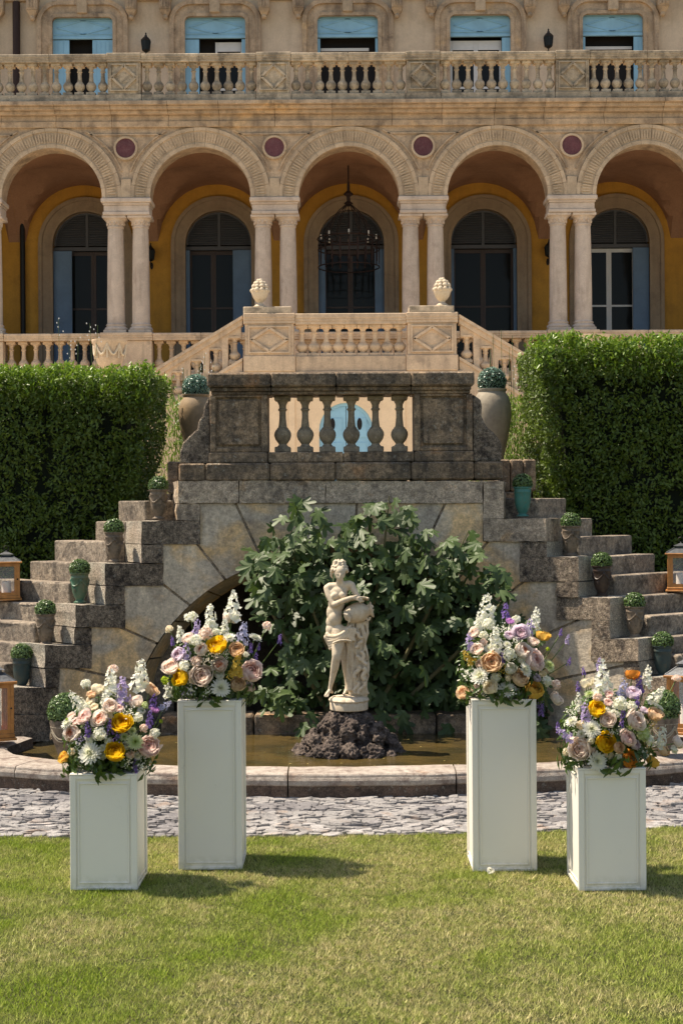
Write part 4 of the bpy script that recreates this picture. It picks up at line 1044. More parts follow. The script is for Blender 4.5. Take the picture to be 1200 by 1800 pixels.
# ------------------------------------------------------------------ statue
stt = thing('statue', 'pale stone statue of a draped woman leaning over a water jar', 'statue', (SX, 9.1, .337))
sk = 9.1/F/6
O3 = Vector((SX, 9.1, .337))
def sp(X, Y, dep=0.0):
    p = W(530+X/6, 960+Y/6, 9.1); return Vector((p.x, 9.1+dep, p.z))-O3
def limb(b, pts):   # (X, Y, dep, r px)
    for p, q in zip(pts[:-1], pts[1:]): b.caps(sp(*p[:3]), p[3]*sk, sp(*q[:3]), q[3]*sk, 16)
b = MB()
el = lambda X, Y, dep, rx, ry, rz_, rot=0: b.ball(sp(X, Y, dep), (rx*sk, ry*sk, rz_*sk), 18, 12, Matrix.Rotation(rot, 3, 'Y'))
# torso (rx across, ry deep, rz high)
el(345, 880, .0, 92, 80, 100, .1); el(338, 800, .0, 82, 74, 90); el(345, 700, -.005, 84, 66, 110, .05); el(368, 600, -.01, 88, 66, 110, .1); el(352, 760, -.02, 74, 66, 90)
el(385, 500, -.01, 98, 66, 85, .12); el(395, 440, -.0, 112, 52, 48, .15)
el(350, 520, -.045, 38, 30, 38); el(430, 515, -.045, 38, 30, 38)
limb(b, [(285,440,.0,44),(300,430,.0,46),(395,425,.0,46),(500,405,.0,44),(525,412,.0,40)])
limb(b, [(400,440,.0,52),(402,390,-.008,40),(403,350,-.018,38)])
# head bowed towards the jar
el(404, 275, -.03, 62, 66, 76, .06); el(405, 318, -.05, 40, 34, 34); el(403, 344, -.062, 18, 16, 14)
b.ball(sp(408, 305, -.073), (9*sk, 14*sk, 20*sk), 8, 6); el(406, 328, -.071, 15, 8, 6)
el(385, 292, -.062, 16, 14, 8); el(428, 292, -.062, 16, 14, 8)
# near arm folded across the chest with the hand on the cloth
limb(b, [(272,445,.0,42),(290,520,-.02,38),(335,605,-.045,33),(350,612,-.055,33),(440,565,-.09,28),(520,535,-.10,23),(560,535,-.10,22)])
for q, (dx, dy) in enumerate(((72,10),(76,24),(70,38),(58,50))):
    limb(b, [(560,532+q*6,-.10,9),(595,530+q*10,-.115,8),(560+dx,532+dy+6,-.108,7)])
limb(b, [(545,520,-.105,9),(580,508,-.11,7)])
# far arm going down over the jar
limb(b, [(528,415,.0,38),(560,480,-.02,31),(600,540,-.03,26),(640,570,-.05,22)])
# legs
limb(b, [(390,900,-.02,84),(385,1010,-.05,68),(368,1130,-.075,50),(366,1160,-.075,46),(352,1250,-.05,45),(330,1360,-.03,33),(305,1470,-.02,22),(300,1500,-.02,22)])
limb(b, [(300,1515,-.02,22),(270,1545,-.05,20),(250,1562,-.075,14)]); limb(b, [(300,1515,-.02,20),(320,1540,-.0,16)])
for q in range(4): limb(b, [(262+q*9,1555,-.06,8),(246+q*10,1572,-.082,6)])
limb(b, [(410,960,.03,78),(440,1090,.02,60),(460,1200,.01,46),(470,1290,.02,42),(478,1390,.03,30),(480,1480,.03,23),(470,1525,.02,20),(445,1560,-.02,15)])
remeshed(b, 'body', M['statue'], stt, .0042, None, 2)
# hair
b = MB(); el(398, 228, .0, 82, 78, 66)
rr = random.Random(2)
for row, (yc, rx, n_, s_) in enumerate(((268,82,15,18),(245,80,14,19),(215,72,12,18),(190,58,9,17),(165,52,8,18),(152,36,5,17))):
    for q in range(n_):
        a = 2*math.pi*(q+.5*(row%2))/n_; front = math.sin(a) < -.3
        yy = yc-(12 if front and row == 0 else 0)
        b.ball(sp(398+rx*math.cos(a), yy+6*math.sin(a*3), .0)+Vector((0, rx*sk*math.sin(a)*.95-.004, 0)), (s_*sk*1.1, s_*sk, s_*sk*.8), 8, 6)
limb(b, [(318,270,.0,16),(312,310,.01,13),(325,335,.015,9)])
remeshed(b, 'hair', M['statue'], stt, .0042, lambda p: .0016*mnoise.noise(p*130), 1)
# drapery
b = MB()
pillar = [(600,800,.03,60),(608,900,.02,72),(606,1000,.02,74),(602,1120,.02,70),(612,1250,.02,70),(616,1380,.02,68),(616,1480,.02,72),(620,1560,.02,80)]
limb(b, pillar); limb(b, [(520,900,.01,50),(520,1000,.02,54),(515,1150,.03,54),(520,1300,.03,46),(530,1450,.03,46),(540,1560,.02,50)])
for q in range(9):
    X0 = 470+9*q; b.tube([sp(X0+9*math.sin(k*.7+q)+(k*2.5), 960+62*k, -.02-.004*(q%3)) for k in range(10)], [sk*rr.uniform(7,13)]*10, 7)
for q in range(15):
    f = q/14; a = math.pi*(1.02+f*.96); ph = rr.uniform(0, 6.3); amp = rr.uniform(14,34)
    pts = []
    for k in range(13):
        Y = 790+(1560-790)*k/12; X = 594+22*k/12+ (78+6*math.sin(k))*math.cos(a)+amp*math.sin(k*rr.uniform(.85,.95)+ph)
        pts.append(sp(X, Y, .02+82*sk*math.sin(a)))
    b.tube(pts, [sk*rr.uniform(10,17)*(1+.35*math.sin(k*1.3+ph)) for k in range(13)], 7)
for q in range(7):
    X0 = 505+8*q; ph = q*.9
    b.tube([sp(X0+10*math.sin(k*.6+ph)-(20*(k/9)), 920+68*k, -.01) for k in range(10)], sk*11, 7)
# fat curling folds
for (X0, Y0, X1, Y1, r_) in ((560,1060,640,1000,20),(600,1250,560,1380,24),(650,1270,660,1400,24),(570,1150,650,1200,18),(620,1100,680,1240,20),(590,1420,560,1540,18),(660,1420,600,1550,18),(560,900,640,960,18)):
    b.tube([sp(X0+(X1-X0)*k/8+18*math.sin(k*.8), Y0+(Y1-Y0)*k/8, -.06) for k in range(9)], sk*r_, 8)
# cloth swept round the hips and over the thigh
for q in range(12):
    f = q/11; X0, Y0 = 520-60*f*.2, 830+35*f; X1, Y1 = 262+60*f*.5, 930+(150)*f
    pts = []
    for k in range(11):
        t = k/10; X = X0+(X1-X0)*t; Y = Y0+(Y1-Y0)*t+42*math.sin(math.pi*t)*(1-.3*f)
        pts.append(sp(X, Y, -.038-.045*math.sin(math.pi*min(1,t*1.05))+.01*t))
    b.tube([p+Vector((0,-.006*(q%2),0)) for p in pts], sk*rr.uniform(10,17), 8)
limb(b, [(262,960,.0,30),(290,1020,.0,30),(318,1080,-.01,16)]); limb(b, [(280,930,-.02,34),(310,1000,-.02,36),(325,1060,-.02,20)])
limb(b, [(300,950,.01,52),(300,1010,.01,38),(320,1080,.0,16)]); limb(b, [(470,900,-.03,60),(440,950,-.045,62),(400,970,-.04,56)])
b.tube([sp(330+22*k, 1010-26*math.sin(math.pi*k/9)-2*k, -.088-.018*math.sin(math.pi*k/9)) for k in range(10)], sk*10, 8)
for q in range(4): b.tube([sp(505+18*q+10*math.sin(k), 850+20*k, -.07) for k in range(8)], sk*10, 7)
# cloth over the jar and its hanging tail
for q in range(7):
    b.tube([sp(470+26*k, 590-12*q*.6-34*math.sin(math.pi*k/9*.8)+q*3, -.02-.012*q+.02*math.sin(k)) for k in range(10)], sk*12, 7)
remeshed(b, 'drapery', M['statue'], stt, .0036, None, 0)
# jar lying on the pillar
b = MB(); pj = [(0,.0)]
Mj = Matrix.Translation(sp(580, 700, -.035)) @ Matrix.Rotation(R(78), 4, 'Y')
b.lathe([(.012,-.085),(.03,-.08),(.052,-.05),(.064,-.01),(.066,.02),(.055,.05),(.038,.068),(.034,.082),(.048,.092),(.052,.10),(.044,.104)], n=24, M=Mj)
for sg in (-1,):
    b.tube([sp(715+32*math.cos(q*.6), 655+38*math.sin(q*.6), -.05) for q in range(11)], sk*15, 8)
    b.tube([sp(700+18*math.cos(q*.7), 740+34*math.sin(q*.7), -.05) for q in range(9)], sk*13, 8)
b.tube([sp(450,700,-.09), sp(480,712,-.10), sp(505,745,-.095), sp(500,790,-.085)], [sk*16,sk*22,sk*20,sk*12], 10)
b.build('jar', M['statue'], stt, True)
b = MB(); b.lathe([(.118,0),(.122,.004),(.122,.05),(.118,.055),(.05,.055)], n=40, c=(0,0,0))
for q in range(16): a = q*2*math.pi/16; b.ball((.085*math.cos(a), .085*math.sin(a), .062), (.045,.045,.024), 10, 6)
b.ball((0,0,.065), (.115,.115,.026), 20, 8)
b.build('base', M['statue'], stt, True)

# ------------------------------------------------------------------ fig bush
def fig_mesh(k):
    r_ = random.Random(k); V = [(0,0,0)]; n_ = 44
    LO = [(0,1.0,.40),(.88,.90,.37),(-.88,.88,.37),(1.80,.68,.42),(-1.80,.70,.42)]
    LO = [(a+r_.uniform(-.08,.08), l*r_.uniform(.9,1.08), w) for a, l, w in LO]
    for i in range(n_):
        a = -math.pi+2*math.pi*(i+.5)/n_
        rad, hh = .40, -.03
        for (al, L_, w) in LO:
            g_ = L_*math.exp(-(abs(a-al)/w)**2.6*.75)
            if g_ > rad: rad = g_; hh = .07*(1-abs(a-al)/w)
        V.append((rad*math.cos(a)+.12, rad*math.sin(a), hh-.30*rad*rad+.06*math.sin(a*2+k)+r_.uniform(-.02,.02)))
    Fc = [(0, 1+i, 1+(i+1)%n_) for i in range(n_)]
    m_ = len(V); V += [(-.12,.012,0),(-.12,-.012,0),(-.55,0,-.15)]; Fc.append((m_, m_+1, m_+2))
    me = bpy.data.meshes.new('leaf'); me.from_pydata(V, [], Fc); a_ = me.attributes.new('tint', 'FLOAT', 'FACE'); a_.data.foreach_set('value', [.35+.25*(i%2)*r_.random() for i in range(len(Fc))])
    me.materials.append(M['fig']); return me
FM = [fig_mesh(k) for k in range(4)]
fig = thing('fig_bush', 'leafy fig bush filling the arch behind the statue', 'bush', (0, 9.95, .1))
env = [(440,975),(478,935),(490,893),(520,880),(560,905),(600,935),(640,900),(668,862),(702,872),(722,900),(735,930),(800,922),(835,945),(850,985),(882,1010),(905,1050),(880,1075),(930,1090),(960,1120),(960,1290),(690,1300),(540,1290),(478,1290),(455,1200),(470,1100),(446,1060),(428,1010)]
r = random.Random(21)
def place_leaf(px, py, d, size):
    p = W(px, py, d)-Vector((0, 9.95, .1))
    n_ = Vector((r.gauss(-.1,.55), -r.uniform(.25,1.0), r.uniform(.1,1.1))).normalized()
    tip = Vector((r.gauss(0,.7), -r.uniform(0,.6), -r.uniform(.0,1.2))); tip = (tip-n_*tip.dot(n_)).normalized()
    y_ = n_.cross(tip); Mx = Matrix((tip, y_, n_)).transposed().to_4x4(); Mx.translation = p
    return Mx @ Matrix.Scale(size, 4)
cand = []
while len(cand) < 300:
    x_, y_ = r.uniform(425, 965), r.uniform(858, 1300)
    if not inpoly(x_, y_, env): continue
    if y_ > 1075 and r.random() < .3: continue
    low = y_ > 1060
    top_ = max(0, min(1, (1000-y_)/120))
    cand.append((x_, y_, r.uniform(9.55, 9.9) if not low else r.uniform(9.5, 10.15), r.uniform(.072,.108)*(1-.15*top_)))
for c_ in cand:
    o = link('leaf', r.choice(FM), fig); o.matrix_local = place_leaf(*c_)
VV, FF, TT, off_ = [], [], [], 0
fv = [np.array([v.co[:] for v in m_.vertices]) for m_ in FM]; ff = [[tuple(p.vertices) for p in m_.polygons] for m_ in FM]
cnt = 0
while cnt < 900:
    x_, y_ = r.uniform(425, 965), r.uniform(880, 1305)
    if not inpoly(x_, y_+8, env): continue
    d_ = r.uniform(9.72, 10.08) if y_ < 1010 else r.uniform(9.7, 10.7)
    if y_ < 945 and (mnoise.noise(Vector((x_*.02, y_*.02, 1))) < .02): continue
    Mx = place_leaf(x_, y_, d_, r.uniform(.07,.11)); k = r.randrange(4)
    A = np.array(Mx); VV.append(fv[k] @ A[:3,:3].T+A[:3,3]); FF += [tuple(i+off_ for i in f) for f in ff[k]]; TT += [r.random()]*len(ff[k]); off_ += len(fv[k]); cnt += 1
fo = fast_mesh('foliage', np.concatenate(VV), np.array(FF), M['fig'], fig, TT); fo['kind'] = 'stuff'
for pts in ([(600,1290,10.0),(580,1150,9.9),(520,1000,9.9),(508,900,9.85)], [(620,1290,10.0),(650,1100,9.9),(675,960,9.85),(684,872,9.8)], [(640,1290,10),(740,1100,9.9),(790,1000,9.85),(822,935,9.8)], [(600,1290,10.0),(500,1120,9.95),(450,1020,9.85)], [(650,1290,10.0),(800,1150,9.9),(880,1060,9.8)], [(630,1290,10.0),(620,1100,9.9),(600,940,9.8)]):
    MB().tube([W(*p)-Vector((0,9.95,.1)) for p in pts], [.02,.013,.008,.004][:len(pts)], 7).build('stem', M['figstem'], fig, True)

# ------------------------------------------------------------------ hedges
def hedge(label, x0, x1, y0, y1, z0, z1, n, inner_side, taper=0.0):
    t = thing('hedge', label, 'hedge', ((x0+x1)/2, y0, 0))
    O_ = np.array([(x0+x1)/2, y0, 0])
    e = lambda z: taper*np.clip((z1-z)/(z1-z0), 0, 1)**1.0
    # weights: front face, top, inner end
    P, Nn = [], []
    def surf(k, kind):
        u, v = rng.random(k), rng.random(k); dep = rng.random(k)**1.4*.28
        if kind == 'front': p = np.stack([x0+(x1-x0)*u, y0+dep, z0+(z1-z0)*v], 1); nn = np.tile([0,-1.,.25], (k,1))
        elif kind == 'top': p = np.stack([x0+(x1-x0)*u, y0+(y1-y0)*v, z1-dep*.8], 1); nn = np.tile([0,-.2,1.], (k,1))
        elif kind == 'back': p = np.stack([x0+(x1-x0)*u, y1-dep, z0+(z1-z0)*v], 1); nn = np.tile([0,1.,.25], (k,1))
        else:
            xe, s_ = (x1, 1) if inner_side > 0 else (x0, -1)
            p = np.stack([xe-s_*dep, y0+(y1-y0)*u, z0+(z1-z0)*v], 1); nn = np.tile([s_*1.,-.2,.2], (k,1))
        return p, nn
    ar = {'front': (x1-x0)*(z1-z0), 'top': (x1-x0)*(y1-y0), 'end': (y1-y0)*(z1-z0), 'back': (x1-x0)*(z1-z0)*.3}
    tot = sum(ar.values())
    for kd, a in ar.items():
        p, nn = surf(int(n*a/tot), kd); P.append(p); Nn.append(nn)
    P = np.concatenate(P); Nn = np.concatenate(Nn)
    # waviness of the clipped faces
    w = np.array([mnoise.noise(Vector(p)*2.0)*.07+mnoise.noise(Vector(p)*6)*.06 for p in P])
    P = P+unit(Nn)*w[:, None]
    s_ = inner_side; xe = x1 if s_ > 0 else x0
    P[:, 0] -= s_*e(P[:, 2])*np.clip(1-np.abs(P[:, 0]-xe)/.8, 0, 1)
    ty_ = np.clip(1-(P[:, 1]-y0)/.22, 0, 1); tz_ = np.clip(1-(z1-P[:, 2])/.22, 0, 1); P[:, 1] += .06*tz_**2*(ty_ > 0); P[:, 2] -= .05*ty_**2*(tz_ > 0)
    gap = np.array([mnoise.noise(Vector(p)*9)+.6*mnoise.noise(Vector(p)*3.3+Vector((4,0,0))) for p in P]); keep = gap > -.30
    P, Nn = P[keep], Nn[keep]
    Nn = unit(Nn+rng.normal(size=P.shape)*.75); along = rng.normal(size=P.shape); along[:, 2] += .8
    V, Fc, T = leaves(P-O_, Nn, rng.uniform(.028,.050,len(P)), rng.uniform(.013,.021,len(P)), .2, along)
    fast_mesh('foliage', V, Fc, M['hedge'], t, T)['kind'] = 'stuff'
    # sprigs standing up from the top, sunlight painted into their colour
    k = int(620*(x1-x0)); bx = np.stack([x0+(x1-x0)*rng.random(k), y0+(y1-y0)*rng.random(k)**1.3, np.full(k, z1-.02)], 1)
    ed = rng.random(k) < .3; bx[ed, 1] = y0+rng.random(ed.sum())*.1-.03; bx[ed, 2] -= rng.random(ed.sum())**1.6*.22
    PP, NN, AA = [], [], []
    for q in range(5):
        p = bx+np.array([0,0,.012*q+.0])+rng.normal(size=bx.shape)*.012; p[:, 2] += q*.006+np.abs(np.array([mnoise.noise(Vector(b_)*3)*.07 for b_ in bx])); PP.append(p); NN.append(unit(rng.normal(size=p.shape)+[0,-.3,.5])); a_ = rng.normal(size=p.shape)*.6; a_[:, 2] += 1; AA.append(a_)
    PP, NN, AA = np.concatenate(PP), np.concatenate(NN), np.concatenate(AA)
    V, Fc, T = leaves(PP-O_, NN, rng.uniform(.035,.055,len(PP)), rng.uniform(.014,.022,len(PP)), .2, AA)
    fast_mesh('sunlit_shoots', V, Fc, M['sunlit_shoot'], t, T)['kind'] = 'stuff'
    b = MB(); i_ = .2; tp = taper
    if s_ > 0: poly = [(x0+i_, z0), (x1-i_-tp, z0), (x1-i_, z1-i_), (x0+i_, z1-i_)]
    else: poly = [(x0+i_+tp, z0), (x1-i_, z0), (x1-i_, z1-i_), (x0+i_, z1-i_)]
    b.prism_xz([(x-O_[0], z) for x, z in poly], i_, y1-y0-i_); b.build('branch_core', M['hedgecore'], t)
hedge('tall clipped dark green hedge left of the stair landing', -4.4, -1.45, 10.98, 12.3, .5, 2.68, 118000, 1, .30)
hedge('tall clipped dark green hedge right of the stair landing', 1.50, 4.4, 10.95, 12.3, .5, 2.88, 124000, -1, .20)

# lime green plants between the jars and the hedges
def tuft(label, cx, y, w, z0, z1, n, name='flowering_plant', flowers=0, m='grassplant'):
    t = thing(name, label, 'plant', (cx, y, z0))
    P = np.stack([rng.normal(size=n)*w*.45, rng.normal(size=n)*.12, rng.random(n)**1.2*(z1-z0)], 1)
    Nn = unit(rng.normal(size=(n,3))+[0,-.6,.3]); al = rng.normal(size=(n,3))*.35; al[:, 2] += 1
    V, Fc, T = leaves(P, Nn, rng.uniform(.05,.1,n), rng.uniform(.008,.015,n), .2, al)
    fast_mesh('foliage', V, Fc, M[m], t, T)['kind'] = 'stuff'
    b = MB(); f = MB()
    for q in range(max(10, flowers//6)):
        x = rng.normal()*w*.5; h = (z1-z0)*rng.uniform(.9, 1.6); dx = rng.normal()*.06
        b.tube([(x, 0, 0), (x+dx*.5, .0, h*.5), (x+dx, .0, h)], .0025, 4)
        for j in range(5 if flowers else 0): f.ball((x+dx+rng.normal()*.02, rng.normal()*.01, h-j*.045), (.006,.006,.009), 5, 4)
    b.build('stem', M['stem'], t)
    if flowers: f.build('blossom', M['white'], t)
tuft('lime green grassy plant between left jar and hedge', -1.36, 12.5, .3, 1.5, 2.62, 3200)
tuft('lime green grassy plant between right jar and hedge', 1.5, 12.5, .32, 1.5, 2.6, 3600)
tuft('wispy white flower spikes rising beside the left jar', -1.5, 15.5, .35, 1.5, 2.75, 200, 'flower_spikes', 90)
tuft('wispy white flower spikes rising beside the right hedge', 1.95, 15.5, .35, 1.5, 2.6, 200, 'flower_spikes', 90)
tuft('white flower spikes showing over the left hedge top', -2.9, 15.5, .5, 1.5, 3.0, 200, 'flower_spikes', 80)

# ------------------------------------------------------------------ clipped box balls and pots
def ball_mesh(name, m, rad, n, L):
    u = unit(rng.normal(size=(n, 3))); P = u*rad*(1-.2*rng.random((n,1))**1.2)
    w = np.array([mnoise.noise(Vector(p)*3.0/rad*.5)*.05 for p in u]); P *= (1+w)[:, None]
    V, Fc, T = leaves(P, unit(u+rng.normal(size=u.shape)*.5), L*rng.uniform(.8,1.2,n), L*.6, .15)
    return fast_mesh(name, V, Fc, M[m], False, T)
BS = {'small': ball_mesh('box_ball', 'box', .068, 1500, .0155), 'big': ball_mesh('box_ball', 'box', .1, 3000, .0155), 'bigblue': ball_mesh('box_ball', 'boxblue', .11, 3600, .0155)}
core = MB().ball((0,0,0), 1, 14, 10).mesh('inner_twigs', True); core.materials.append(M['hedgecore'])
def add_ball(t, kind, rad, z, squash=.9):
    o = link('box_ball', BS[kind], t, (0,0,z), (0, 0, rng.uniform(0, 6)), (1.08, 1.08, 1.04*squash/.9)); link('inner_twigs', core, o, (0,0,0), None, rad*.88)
VASE = [(.30,0),(.34,.012),(.34,.04),(.26,.065),(.225,.10),(.25,.14),(.33,.22),(.40,.36),(.44,.52),(.455,.66),(.46,.80),(.48,.815),(.48,.835),(.465,.85),(.47,.93),(.51,.945),(.525,.965),(.525,.99),(.50,1.0),(.43,1.0),(.42,.95)]
def potted(px, py, d, m, label, deco='swag', h=.215, dia=.137, kind='small', rad=.068, group='potted box balls on the stair wall'):
    p = W(px, py, d); t = thing('potted_topiary', label, 'potted plant', (p.x, d, p.z), group, rng.uniform(-.4,.4))
    k = dia/1.05
    b = MB().lathe([(r_*k, z*h) for r_, z in VASE], n=28); b.build('pot', M[m], t, True)
    if deco:
        g = MB()
        for q in range(4):
            a0, a1 = math.pi/2*q+.2, math.pi/2*(q+1)+.2
            g.tube([((.46*k+.002)*math.cos(a0+(a1-a0)*j/8), (.46*k+.002)*math.sin(a0+(a1-a0)*j/8), h*(.78-.22*math.sin(math.pi*j/8))) for j in range(9)], [.0035+.003*math.sin(math.pi*j/8) for j in range(9)], 6)
            a = a0; g.ball((.455*k*math.cos(a), .455*k*math.sin(a), h*.74), (.011,.011,.016), 8, 6)
            a = (a0+a1)/2; g.ball((.43*k*math.cos(a), .43*k*math.sin(a), h*.46), (.009,.009,.016), 8, 6)
            g.tube([((.435*k+.001)*math.cos(a+.28*math.cos(j)*.6), (.435*k+.001)*math.sin(a+.28*math.cos(j)*.6), h*.47+.026*math.sin(j)) for j in [0,1,2,3,4,5,6.28]], .0028, 5)
        g.build('garland', M[m], t, True)
    MB().lathe([(.42*k,.95*h-.001),(.3*k,.97*h),(.0,.975*h)], n=16).build('soil', M['soil'], t)
    add_ball(t, kind, rad, h*.985+rad*.42)
    return t
potted(279, 912.5, 10.25, 'pot_sand', 'sandy clay vase with box ball on the topmost step of the left stair wall')
potted(201, 988, 10.12, 'pot_sand', 'stone grey vase with box ball, one step above the green glazed pot on the left')
potted(141, 1060, 9.98, 'pot_green', 'green glazed vase with box ball in the middle of the left stair wall')
potted(81, 1133, 9.82, 'pot_sand', 'brown garlanded vase with box ball, just below the green glazed pot on the left')
potted(39, 1211, 9.65, 'pot_teal', 'dark teal vase with box ball on the lowest step of the left stair wall', None)
potted(918, 908, 10.25, 'pot_turq', 'turquoise glazed pot with box ball on the topmost step of the right stair wall', None)
potted(1003, 977, 10.12, 'pot_sand', 'sandy clay vase with box ball, second from top of the right stair wall')
potted(1057, 1048, 9.98, 'pot_black', 'blackish brown vase with box ball on the right stair wall')
potted(1115, 1120, 9.82, 'pot_sand', 'brown swagged vase with box ball below the blackish vase on the right')
potted(1164, 1190, 9.65, 'pot_teal', 'dark grey green pot with box ball on the lowest step of the right stair wall', None)
def jar(px, ptop, d, h, dia, m, label, kind, rad, prof, name='potted_topiary', deco=False, group=None, rx=0):
    p = W(px, ptop, d); t = thing(name, label, 'potted plant', (p.x, d, p.z-h), group)
    MB().lathe([(r_*dia/2, z*h) for r_, z in prof], n=36).build('jar', M[m], t, True)
    if deco:
        g = MB()
        for q in range(4):
            a0, a1 = math.pi/2*q-.9, math.pi/2*(q+1)-.9
            for e in (0, .05):
                g.tube([((.97*dia/2)*math.cos(a0+(a1-a0)*j/8), (.97*dia/2)*math.sin(a0+(a1-a0)*j/8), h*(.80-e-.2*math.sin(math.pi*j/8))) for j in range(9)], .004, 6)
        for zz_ in (.9,.85): g.tube([(.955*dia/2*math.cos(a_*.3), .955*dia/2*math.sin(a_*.3), h*zz_) for a_ in range(22)], .0035, 6)
        g.build('cord', M['pot_jar'], t, True)
    MB().lathe([(prof[-1][0]*dia/2, h*.97),(.0,h*.98)], n=16).build('soil', M['soil'], t)
    add_ball(t, kind, rad, h+rad*.5, .95)
JP = [(.40,0),(.43,.02),(.46,.08),(.62,.25),(.82,.45),(.97,.65),(1.0,.75),(.96,.84),(.86,.91),(.74,.95),(.70,.965),(.76,.985),(.76,1.0),(.66,1.0),(.64,.95)]
JR = [(.36,0),(.38,.03),(.34,.06),(.42,.15),(.62,.35),(.82,.55),(.95,.75),(.98,.86),(1.0,.9),(1.02,.96),(1.0,1.0),(.9,1.0),(.88,.95)]
jar(345, 694, 12.0, .62, .30, 'pot_jar_ochre', 'ochre stained jar with box ball behind the left end of the parapet', 'bigblue', .11, JP)
jar(864, 684, 11.6, .72, .315, 'pot_jar', 'pale bulbous jar with blue green box ball behind the right end of the parapet', 'bigblue', .12, JP)
jar(116, 1264, 8.42, .27, .185, 'pot_sand', 'tall corded jar with box ball standing on the left of the basin rim', 'big', .095, JR, deco=True)
jar(1163, 1258, 8.42, .27, .185, 'pot_sand', 'corded jar with box ball on the right of the basin rim, half hidden by flowers', 'big', .095, JR, deco=True)

# ------------------------------------------------------------------ candle lanterns
def lantern(px, pbase, d, w, h, rz, label):
    p = W(px, pbase, d); t = thing('candle_lantern', label, 'lantern', (p.x, d, p.z), 'wooden candle lanterns on the steps', rz)
    q = w/2; pw = w*.10; hb = h*.74
    MB().box(-q*1.05, q*1.05, -q*1.05, q*1.05, 0.0, h*.035, .003).box(-q*.95, q*.95, -q*.95, q*.95, h*.035+.001, h*.09, .003).build('base', M['lantwood'], t)
    for sx in (-1, 1):
        for sy in (-1, 1):
            x, y = sx*(q*.92-pw/2), sy*(q*.92-pw/2); MB().box(x-pw/2, x+pw/2, y-pw/2, y+pw/2, h*.092, hb, .002).build('post', M['lantwood'], t)
    for (dx, dy) in ((0,-1),(1,0),(0,1),(-1,0)):
        Rm = Matrix.Rotation(math.atan2(dx, -dy), 4, 'Z'); i_ = q*.92-pw
        fb = MB(); e = .012*w/.14
        for (a0, a1, z0, z1) in ((-i_+.001, -i_+e, h*.093, hb-.001), (i_-e, i_-.001, h*.093, hb-.001), (-i_+e, i_-e, h*.093, h*.093+e*1.3), (-i_+e, i_-e, hb-e*1.3, hb-.001)):
            fb.box(a0, a1, -q*.9, -q*.9+.008, z0, z1, 0, Rm)
        f_ = fb.build('side_frame', M['lantwood'], t)
        MB().box(-i_+e, i_-e, -q*.9+.003, -q*.9+.005, h*.093+e, hb-e, 0, Rm).build('glass', M['clear'], f_)
    MB().ball((q*.75, -q*.94, h*.42), .006, 8, 6).build('latch', M['iron'], t)
    MB().box(-q*1.08, q*1.08, -q*1.08, q*1.08, hb+.001, hb+h*.035, .003).build('top_board', M['lantwood'], t)
    rb = MB(); z0 = hb+h*.036
    rb.add([(-q*1.04,-q*1.04,z0),(q*1.04,-q*1.04,z0),(q*1.04,q*1.04,z0),(-q*1.04,q*1.04,z0),(-q*.42,-q*.42,z0+h*.10),(q*.42,-q*.42,z0+h*.10),(q*.42,q*.42,z0+h*.10),(-q*.42,q*.42,z0+h*.10)], [(0,1,5,4),(1,2,6,5),(2,3,7,6),(3,0,4,7),(4,5,6,7),(3,2,1,0)])
    rb.box(-q*.34, q*.34, -q*.34, q*.34, z0+h*.101, z0+h*.14, .002); rb.add([(-q*.5,-q*.5,z0+h*.141),(q*.5,-q*.5,z0+h*.141),(q*.5,q*.5,z0+h*.141),(-q*.5,q*.5,z0+h*.141),(0,0,z0+h*.205)], [(0,1,4),(1,2,4),(2,3,4),(3,0,4),(3,2,1,0)])
    rb.ball((0,0,z0+h*.205), h*.014, 8, 6)
    for s_ in (-1, 1): rb.tube([(-q*1.0, s_*q*1.0, z0+.003), (-q*.42, s_*q*.42, z0+h*.104)], .004, 5); rb.tube([(q*1.0, s_*q*1.0, z0+.003), (q*.42, s_*q*.42, z0+h*.104)], .004, 5)
    rb.build('metal_roof', M['zinc'], t)
    MB().tube([(h*.05*math.cos(a*.5236), 0, z0+h*.215+h*.05+h*.05*math.sin(a*.5236)) for a in range(13)], .0025, 5).build('ring', M['iron'], t)
    c = MB().lathe([(w*.17,h*.091),(w*.17,h*.36),(w*.15,h*.37),(.0,h*.36)], n=18); c.tube([(0,0,h*.36),(0,0,h*.385)], .0015, 5); c.build('candle', M['candle'], t, True)
lantern(12, 1054, 10.35, .205, .36, R(14), 'smaller orange wooden lantern on an upper step left of the green glazed pot')
lantern(1196, 1039, 10.35, .205, .36, R(-14), 'smaller orange wooden lantern on an upper step in front of the right hedge')
lantern(-8, 1299, 9.0, .22, .48, R(24), 'large orange wooden lantern cut off at the end of the basin rim, lower left')
lantern(1205, 1288, 9.0, .22, .48, R(-24), 'large orange wooden lantern behind the right flower arrangements')
p = W(1087, 968, 10.9); t = thing('plant_label', 'small white plant label standing in the shade of the right hedge', 'plant label', (p.x, 10.9, p.z))
MB().box(-.03, .03, -.002, .002, -.015, .015, 0).build('plate', M['white'], t); MB().tube([(0,.004,-.2),(0,.004,0)], .003, 5).build('stake', M['iron'], t)

